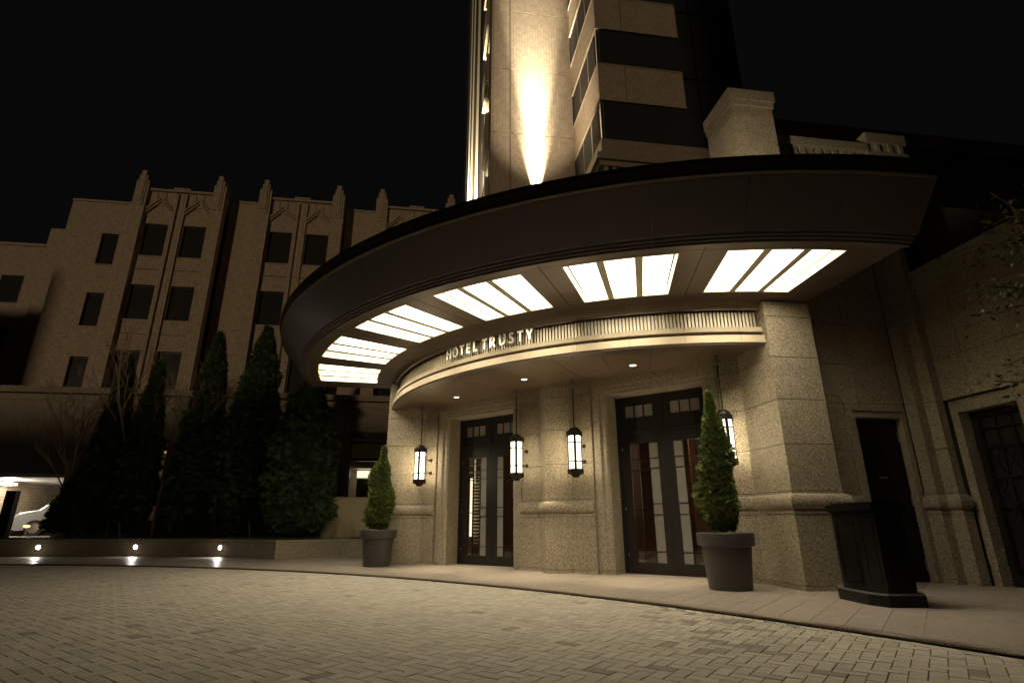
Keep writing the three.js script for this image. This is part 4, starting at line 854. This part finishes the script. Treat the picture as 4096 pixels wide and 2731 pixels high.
  put('lit_valance', bx(-11.35, -10.3, 3.60, 3.76, G + 0.8, G + 0.84), M.glowOrange, dec);
  for (const [x0, x1, y1] of [[-3.32, -1.55, 4.5], [-11.4, -10.3, 4.1]]) {
    const w = put('shop_window', [bx(x0, x0 + 0.06, 1.0, y1, G + 0.1, G + 0.18), bx(x1 - 0.06, x1, 1.0, y1, G + 0.1, G + 0.18), bx(x0 + 0.0605, x1 - 0.0605, y1 - 0.24, y1, G + 0.08, G + 0.2), bx(x0 + 0.0605, x1 - 0.0605, y1 - 1.18, y1 - 1.06, G + 0.1, G + 0.18), bx(x0 + 0.0605, x1 - 0.0605, y1 - 0.48, y1 - 0.38, G + 0.1, G + 0.18)], M.iron, dec);
    put('pane', bx(x0 + 0.062, x1 - 0.062, 1.0, y1 - 0.242, G + 0.13, G + 0.136), M.clear, w);
  }
  // further block at the far left
  const far = thing('distant_wing', 'unlit far block of the tiled wing beyond its left end', 'building', [-24, 0, 33]);
  put('wall', bx(-34, -19.6, 0, 15.6, 31, 40), M.tile, far); put('pier', bx(-21.6, -20.7, 0, 16.6, 30.6, 31), M.tile, far); put('pier', bx(-19.9, -19.3, 0, 17.2, 30.7, 31.6), M.tile, far); put('parapet_cap', bx(-34, -19.5, 15.603, 15.75, 30.9, 40), M.tile, far);
  for (const h of [6.2, 9.2, 12.2]) { const w = put('window', bx(-23.6, -22.5, h, h + 1.6, 30.97, 31.02), M.iron, far); put('pane', bx(-23.55, -22.55, h + 0.05, h + 1.55, 30.955, 30.968), M.blackGlass, w); }
  // added unseen block behind the camera, keeps the town's glow off the entrance corner
  const blocker = thing('added_light_blocker', 'added unseen block shading the entrance corner from the town glow', 'building', [10, 0, -16]);
  put('wall', bx(-62, -4, 0, 6.7, -26, -14), M.concrete, blocker); put('tall_blocker', bx(-3.99, 34, 0, 34, -26, -14), M.concrete, blocker);
  const sideBlocker = thing('added_side_blocker', 'added unseen block shading the far left end of the wing', 'building', [-38, 0, 12]); put('wall', bx(-50, -24.6, 0, 12.5, 8, 16), M.concrete, sideBlocker);  // added unseen block that shades the distant wing and the flank wall
}
{ // garage at the far left with the parked van
  const gar = thing('garage', 'lit white garage opening in the ground storey at the left end', 'garage', [-18, 0, 27]);
  const a0 = -24, a1 = -13.45, b1 = 29.6, FL = 0.42;
  put('floor', bx(a0, a1, -0.09, FL, 23.62, b1), M.concrete, gar); put('ceiling', bx(a0, a1, 2.55, 2.70, 23.55, b1), M.whitePaint, gar);
  put('back_wall', bx(a0, a1, FL + 0.001, 2.549, b1, b1 + 0.1), M.concrete, gar); put('side_wall', bx(a1 - 0.3, a1, FL + 0.001, 2.549, 23.62, b1 - 0.001), M.whitePaint, gar); put('side_wall', bx(a0, a0 + 0.1, FL + 0.001, 2.549, 23.62, b1 - 0.001), M.whitePaint, gar);
  put('column', bx(-19.4, -18.95, FL + 0.001, 2.549, 28.6, 29.1), M.whitePaint, gar); 
  put('ceiling_unit', rbx(0.7, 0.14, 0.5, 0.03).translate(-16.9, 2.40, -25.4), M.whitePaint, gar);
  put('lamp', new THREE.SphereGeometry(0.11, 20, 12).scale(1, 0.5, 1).translate(-16.35, 2.50, -24.8), M.glowWhite, gar);
  for (const [a, b] of [[-16.35, 24.8], [-18, 27.6]]) { const l = new THREE.PointLight(new THREE.Color(1, 0.90, 0.76), LAMP.garage); l.position.copy(V3(a, 2.40, b)); l.castShadow = true; l.shadow.radius = 5; scene.add(l); }
  const board = thing('bay_sign', 'small blue V4 bay sign on the garage wall above the van', 'sign', [-18.5, 1.3, 29.56]);
  { const c = document.createElement('canvas'); c.width = 256; c.height = 128; const x = c.getContext('2d'); x.fillStyle = '#2f6fa8'; x.fillRect(0, 0, 256, 128); x.fillStyle = '#f4f4f4'; x.font = 'bold 100px sans-serif'; x.textAlign = 'center'; x.textBaseline = 'middle'; x.fillText('V4', 128, 68); const t = new THREE.CanvasTexture(c); t.colorSpace = THREE.SRGBColorSpace; const m = std([1, 1, 1], 0.6, 0, { map: t }); put('plate', bx(-18.79, -18.23, 1.29, 1.57, 29.56, 29.59), M.whitePaint, board); put('print', new THREE.PlaneGeometry(0.54, 0.27).translate(-18.51, 1.43, -29.552), m, board); }
  const pyl = thing('garage_pylon', 'dark pylon with a small red ringed disc at the garage mouth', 'sign', [-14.55, 0, 22.4]);
  put('body', bx(-14.72, -14.40, 0, 2.0, 22.3, 22.55), M.rim, pyl); put('disc', new THREE.TorusGeometry(0.075, 0.010, 8, 28).translate(-14.56, 1.72, -22.29), std([0.35, 0.05, 0.05], 0.5), pyl); put('bar', bx(-14.61, -14.51, 1.71, 1.73, 22.28, 22.297), M.steel, pyl);
  // van, nose to the left and towards the forecourt
  const van = thing('van', 'silver van parked nose out in the lit garage', 'van', [-15.6, FL, 27.0]), vm = phys([0.50, 0.49, 0.47], 0.3, 0.6, { clearcoat: 0.8, clearcoatRoughness: 0.1 });
  const q = [[-3.4, 0.30], [-3.4, 1.75], [-3.1, 1.85], [-0.55, 1.85], [-0.2, 1.70], [0.55, 0.98], [1.15, 0.85], [1.32, 0.68], [1.36, 0.36], [1.2, 0.26]];
  const sh = new THREE.Shape(q.map(([x, y]) => new THREE.Vector2(x, y))), g = new THREE.ExtrudeGeometry(sh, { depth: 1.5, bevelEnabled: true, bevelThickness: 0.10, bevelSize: 0.06, bevelSegments: 3 });
  g.translate(0, 0, -0.75); const P = new THREE.Vector3(-15.6, FL + 0.002, -27.0), rot = Math.PI + 0.45;
  const vp = (n, g_, m, par = van) => { g_.rotateY(rot); g_.translate(P.x, P.y, P.z); return put(n, g_, m, par); };
  vp('body', g, vm);
  for (const z of [-0.80, 0.80]) for (const x of [0.62, -2.3]) { const w = vp('wheel', new THREE.CylinderGeometry(0.31, 0.31, 0.2, 28).rotateX(Math.PI / 2).translate(x, 0.31, z), M.rim); const rim = new THREE.CylinderGeometry(0.19, 0.19, 0.215, 24).rotateX(Math.PI / 2).translate(x, 0.31, z); vp('hub', rim, M.silver, w); }
  for (const z of [-0.62, 0.62]) vp('headlight', new THREE.SphereGeometry(0.16, 16, 10).scale(0.7, 0.55, 1).translate(1.26, 0.74, z), M.silver);
  const ws = new THREE.BoxGeometry(0.92, 0.02, 1.35); ws.rotateZ(-0.675); ws.translate(0.18, 1.43, 0); vp('windscreen', ws, M.blackGlass);
  vp('grille', new THREE.BoxGeometry(0.03, 0.12, 0.8).translate(1.42, 0.60, 0), M.rim); vp('bumper_vent', new THREE.BoxGeometry(0.03, 0.10, 1.1).translate(1.43, 0.38, 0), M.rim);
  vp('side_window', new THREE.BoxGeometry(1.6, 0.42, 0.02).translate(-1.3, 1.42, -0.87), M.blackGlass);
  for (const z of [-0.88, 0.88]) vp('wing_mirror', new THREE.SphereGeometry(0.1, 12, 8).scale(0.6, 0.8, 1.1).translate(0.1, 1.25, z * 1.1), vm);
  const mark = thing('marker_lamp', 'glowing orange marker lamp on a short post beside the van', 'lamp', [-14.9, 0.5, 24.1]);
  put('post', new THREE.CylinderGeometry(0.03, 0.03, 0.25, 10).translate(-14.9, 0.625, -24.1), M.steel, mark); put('bulb', new THREE.SphereGeometry(0.09, 16, 10).scale(1.3, 0.6, 1).translate(-14.9, 0.80, -24.1), std([0.9, 0.5, 0.2], 0.5, 0, { emissive: new THREE.Color(1, 0.55, 0.28), emissiveIntensity: 2 }), mark);
}

// =====================================================================
// PLANTER, STEP LIGHTS, TREES
// =====================================================================
{
  const pl = thing('raised_planter', 'low curved granite planter wall with a bed of grass beside the forecourt', 'planter', [-7, 0, 18.4]);
  const line = [[-14.5, 18.1], [-12.6, 18.42], [-10.95, 18.44], [-9.6, 18.38], [-8.24, 18.11], [-6.95, 17.78], [-5.66, 17.22], [-4.75, 16.55], [-3.84, 15.74], [-2.2, 16.64], [-1.62, 16.48], [-1.0, 16.48]];
  for (let i = 0; i < line.length - 1; i++) {
    put('wall_panel', sweepSeg(line, i, [[0, 0], [0, 0.405], [-0.12, 0.405], [-0.12, 0]], 0.002), M.granite, pl);
    put('coping', sweepSeg(line, i, [[0.012, 0.413], [0.012, 0.465], [-0.22, 0.465], [-0.22, 0.413]], 0.002), M.granite, pl);
  }
  put('soil', prism([...offsets(line, -0.13), [-1.0, 23.4], [-14.5, 23.4]], 0.1, 0.40), M.soil, pl);
  // grass and low ground cover in the bed
  const pos = [], inner = offsets(line, -0.25);
  for (let i = 0; i < 9000; i++) {
    const k = Math.floor(rnd() * (inner.length - 2)), t = rnd(), d = rnd() * rnd() * 2.2, x = lerp(inner[k][0], inner[k + 1][0], t), y = lerp(inner[k][1], inner[k + 1][1], t) + d + 0.02;
    const h = rr(0.05, 0.15), w = 0.008, a = rnd() * 6.28, lx = rr(-0.06, 0.06), lz = rr(-0.06, 0.06);
    pos.push(x - w * Math.cos(a), 0.40, -y - w * Math.sin(a), x + w * Math.cos(a), 0.40, -y + w * Math.sin(a), x + lx, 0.40 + h, -y + lz);
  }
  const g = new THREE.BufferGeometry(); g.setAttribute('position', new THREE.Float32BufferAttribute(pos, 3)); g.computeVertexNormals();
  const gr = put('grass', g, std([0.06, 0.085, 0.02], 0.9), pl); gr.userData.kind = 'stuff';
  // three step lights in the planter wall
  [[2, 'nearest the garage'], [4, 'in mid curve'], [6, 'next to the planter corner']].forEach(([i, w]) => {
    const p = line[i], u = [line[i + 1][0] - line[i - 1][0], line[i + 1][1] - line[i - 1][1]], l = Math.hypot(...u), n = [u[1] / l, -u[0] / l], c = [p[0] + n[0] * 0.015, p[1] + n[1] * 0.015];
    const o = thing('step_light', 'small bright white step light set in the planter wall ' + w, 'light', [c[0], 0.25, c[1]], 'step lights in the planter wall'), ry = Math.atan2(n[0], -n[1]);
    const put2 = (nm, gg, m) => { gg.rotateX(Math.PI / 2); gg.rotateY(ry); gg.translate(c[0], 0.25, -c[1]); put(nm, gg, m, o); };
    put2('bezel', new THREE.TorusGeometry(0.062, 0.010, 8, 24).rotateX(Math.PI / 2), M.silver); put2('lens', new THREE.CylinderGeometry(0.055, 0.055, 0.03, 24), M.glowWhite);
    const s = new THREE.SpotLight(new THREE.Color(1, 0.92, 0.82), LAMP.step, 0, 1.35, 0.6); s.position.copy(V3(c[0] + n[0] * 0.04, 0.25, c[1] + n[1] * 0.04)); s.target.position.copy(V3(c[0] + n[0] * 1.0, -0.05, c[1] + n[1] * 1.0)); s.castShadow = true; s.shadow.radius = 2; scene.add(s, s.target);
  });
  // low beige wall behind the planter's end
  const lw = thing('beige_garden_wall', 'plain beige rendered garden wall between the planter and the left pillar', 'wall', [-2.2, 0, 17.7]);
  put('wall', bx(-3.1, -0.6, 0, 1.60, 17.6, 17.75), M.beige, lw); put('cap', bx(-3.12, -0.6, 1.602, 1.625, 17.585, 17.765), M.beige, lw);
  const bl = thing('bollard_light', 'short lit bollard lamp half hidden behind the left potted conifer', 'lamp', [-1.62, 0.4, 16.9]);
  put('post', new THREE.CylinderGeometry(0.06, 0.06, 0.40, 16).translate(-1.62, 0.56, -16.9), M.cream, bl); put('head', new THREE.CylinderGeometry(0.075, 0.075, 0.15, 16).translate(-1.62, 0.84, -16.9), M.glowLantern, bl);

  // tall conifers
  const tree = (at, H, prof, sd, n, label) => {
    const o = thing('conifer', label, 'tree', at, 'tall conifers in the planter');
    put('trunk', new THREE.CylinderGeometry(0.02, 0.085, H * 0.93, 10).translate(0, H * 0.465, 0), M.bark, o, true);
    for (let k = 0; k < 9; k++) { const t = k * 2.4 + sd, y = 0.35 + k * H * 0.09, r = prof[Math.min(prof.length - 1, 2)] * 0.6 * (1 - k * 0.08); put('limb', tube([new THREE.Vector3(0, y, 0), new THREE.Vector3(r * 0.5 * Math.sin(t), y + 0.2, r * 0.5 * Math.cos(t)), new THREE.Vector3(r * Math.sin(t), y + 0.55, r * Math.cos(t))], 0.016, 6, 5), M.bark, o, true); }
    put('crown', conifer(prof, 0.22, H, n, 0.15, DEEP, sd), M.leaf, o, true);
  };
  const slim = (r) => [0.55, 0.9, 1, 0.98, 0.92, 0.84, 0.74, 0.63, 0.5, 0.37, 0.22, 0.05].map((k) => k * r), bushy = (r) => [0.6, 0.92, 1.0, 1.0, 0.97, 0.93, 0.86, 0.77, 0.66, 0.5, 0.3, 0.05].map((k) => k * r);
  tree([-11.25, 0.40, 20.2], 2.15, bushy(0.50), 11, 5000, 'short bushy conifer at the left end of the planter');
  tree([-10.45, 0.40, 19.9], 5.95, slim(0.52), 12, 9000, 'dark slim conifer nearest the garage, wrapped by bare branches');
  tree([-9.35, 0.40, 19.7], 5.75, slim(0.55), 13, 9000, 'dark slim conifer second from the garage');
  tree([-7.45, 0.40, 19.4], 6.75, slim(0.70), 14, 11000, 'very dark tall conifer in the middle of the planter');
  tree([-5.75, 0.40, 18.9], 6.9, slim(0.88), 15, 13000, 'tallest broad conifer second from the beige wall');
  tree([-3.75, 0.40, 17.35], 4.9, bushy(0.88), 16, 14000, 'full green conifer beside the beige wall');

  // bare deciduous trees between and behind the conifers
  const bare = (at, H, sd, lean, label) => {
    const o = thing('bare_tree', label, 'tree', at, 'leafless trees behind the conifers'); const keep = seed; seed = sd;
    const tw = [], grow = (p, d, len, r, lev) => {
      const q = p.clone().addScaledVector(d, len * 0.5).add(new THREE.Vector3(rr(-0.04, 0.04), 0, rr(-0.04, 0.04)).multiplyScalar(len)), e = p.clone().addScaledVector(d, len);
      tw.push(new THREE.TubeGeometry(new THREE.CatmullRomCurve3([p, q, e]), 4, r, lev > 2 ? 4 : 5, false));
      if (lev >= 5) return; const n = lev < 1 ? 6 : lev < 5 ? 3 : 2;
      for (let k = 0; k < n; k++) { const t = rnd() * 6.28, sp = lev ? rr(0.35, 0.75) : rr(0.35, 0.7), f = rr(0.45, 1); const nd = d.clone().add(new THREE.Vector3(Math.sin(t) * sp, 0.15, Math.cos(t) * sp)).normalize(); grow(p.clone().addScaledVector(d, len * f), nd, len * rr(0.55, 0.72), r * 0.62, lev + 1); }
    };
    grow(new THREE.Vector3(0, 0, 0), new THREE.Vector3(lean, 1, 0).normalize(), H * 0.42, 0.038, 0);
    seed = keep;
    put('trunk', tube([new THREE.Vector3(0, -0.05, 0), new THREE.Vector3(lean * H * 0.1, H * 0.25, 0), new THREE.Vector3(lean * H * 0.42, H * 0.42, 0)], 0.042, 10, 8), M.barkPale, o, true);
    put('branches', tw, M.barkPale, o, true);
  };
  bare([-11.35, 0.40, 20.0], 5.9, 91, -0.12, 'pale bare tree with branches spreading left of the conifers'); bare([-9.9, 0.40, 19.75], 7.4, 92, 0.02, 'tall bare tree rising between the two slim conifers'); bare([-8.55, 0.40, 19.6], 6.6, 93, 0.06, 'thin bare tree between the slim and the very dark conifer');
  // stakes and dry stalks
  for (const [a, b, t, w] of [[-9.0, 18.75, 0.25, 'beside the second slim conifer'], [-6.3, 18.3, -0.1, 'left of the tallest conifer'], [-4.9, 17.2, 0.2, 'left of the full green conifer'], [-2.75, 17.0, -0.12, 'in front of the beige wall']]) { const st_ = put('garden_stake', new THREE.CylinderGeometry(0.010, 0.010, 0.55, 6).translate(0, 0.27, 0).rotateZ(t).translate(a, 0.38, -b), M.steel); st_.userData = { label: 'thin metal support stake in the planter bed ' + w, category: 'stake', group: 'support stakes in the planter' }; }
  const stalks = []; for (let k = 0; k < 46; k++) { const a = rr(-3.05, -1.75), b = rr(17.1, 17.5), h = rr(0.25, 0.6); stalks.push(tube([new THREE.Vector3(a, 0.4, -b), new THREE.Vector3(a + rr(-0.06, 0.06), 0.4 + h * 0.6, -b), new THREE.Vector3(a + rr(-0.2, 0.2), 0.4 + h, -b + rr(-0.1, 0.1))], 0.004, 5, 4)); }
  const dry = put('dry_stalks', stalks, std([0.28, 0.2, 0.07], 0.9)); dry.userData = { label: 'thin dry stalks in front of the beige wall', category: 'plants', kind: 'stuff' };
}
{ // leafy tree reaching in from the right, in front of the wing wall
  const o = thing('broadleaf_tree', 'sparse leafy tree reaching in front of the granite wing wall', 'tree', [6.55, 0, 4.75]); const keep = seed; seed = 5151;
  put('trunk', tube([new THREE.Vector3(0, 0, 0.35), new THREE.Vector3(0.06, 1.4, 0.3), new THREE.Vector3(0.0, 2.8, 0.25), new THREE.Vector3(-0.05, 4.4, 0.15)], 0.035, 16, 8), M.bark, o, true);
  const tw = [], tips = [];
  for (let k = 0; k < 26; k++) {
    const y = rr(2.0, 4.3), t = rnd() * 6.28, l = rr(0.35, 0.85), p = new THREE.Vector3(-0.02, y, 0.24), e = new THREE.Vector3(Math.sin(t) * l, y + rr(-0.15, 0.5), 0.24 + Math.cos(t) * l), m = p.clone().lerp(e, 0.5).add(new THREE.Vector3(0, 0.06, 0));
    tw.push(tube([p, m, e], 0.008, 6, 5)); tips.push(m, e, p.clone().lerp(e, 0.75), e.clone().add(new THREE.Vector3(rr(-0.2, 0.2), rr(-0.2, 0.1), rr(-0.2, 0.2))));
  }
  put('twigs', tw, M.bark, o, true);
  const pos = [], col = [];
  for (const p of tips) for (let k = 0; k < 8; k++) {
    const c = p.clone().add(new THREE.Vector3(rr(-0.16, 0.16), rr(-0.13, 0.1), rr(-0.16, 0.16))), d = new THREE.Vector3(rr(-1, 1), rr(-1, 0.3), rr(-1, 1)).normalize(), s = new THREE.Vector3(rr(-1, 1), rr(-0.4, 0.4), rr(-1, 1)).cross(d).normalize().multiplyScalar(0.016), l = rr(0.05, 0.085);
    const a = c, b = c.clone().addScaledVector(d, l * 0.5).add(s), e = c.clone().addScaledVector(d, l), f = c.clone().addScaledVector(d, l * 0.5).sub(s);
    for (const v of [a, b, e, a, e, f]) { pos.push(v.x, v.y, v.z); col.push(0.07, 0.09, 0.025); }
  }
  seed = keep; const g = new THREE.BufferGeometry(); g.setAttribute('position', new THREE.Float32BufferAttribute(pos, 3)); g.setAttribute('color', new THREE.Float32BufferAttribute(col, 3)); g.computeVertexNormals(); put('crown', g, M.leaf, o, true);
}
renderer.render(scene, camera);
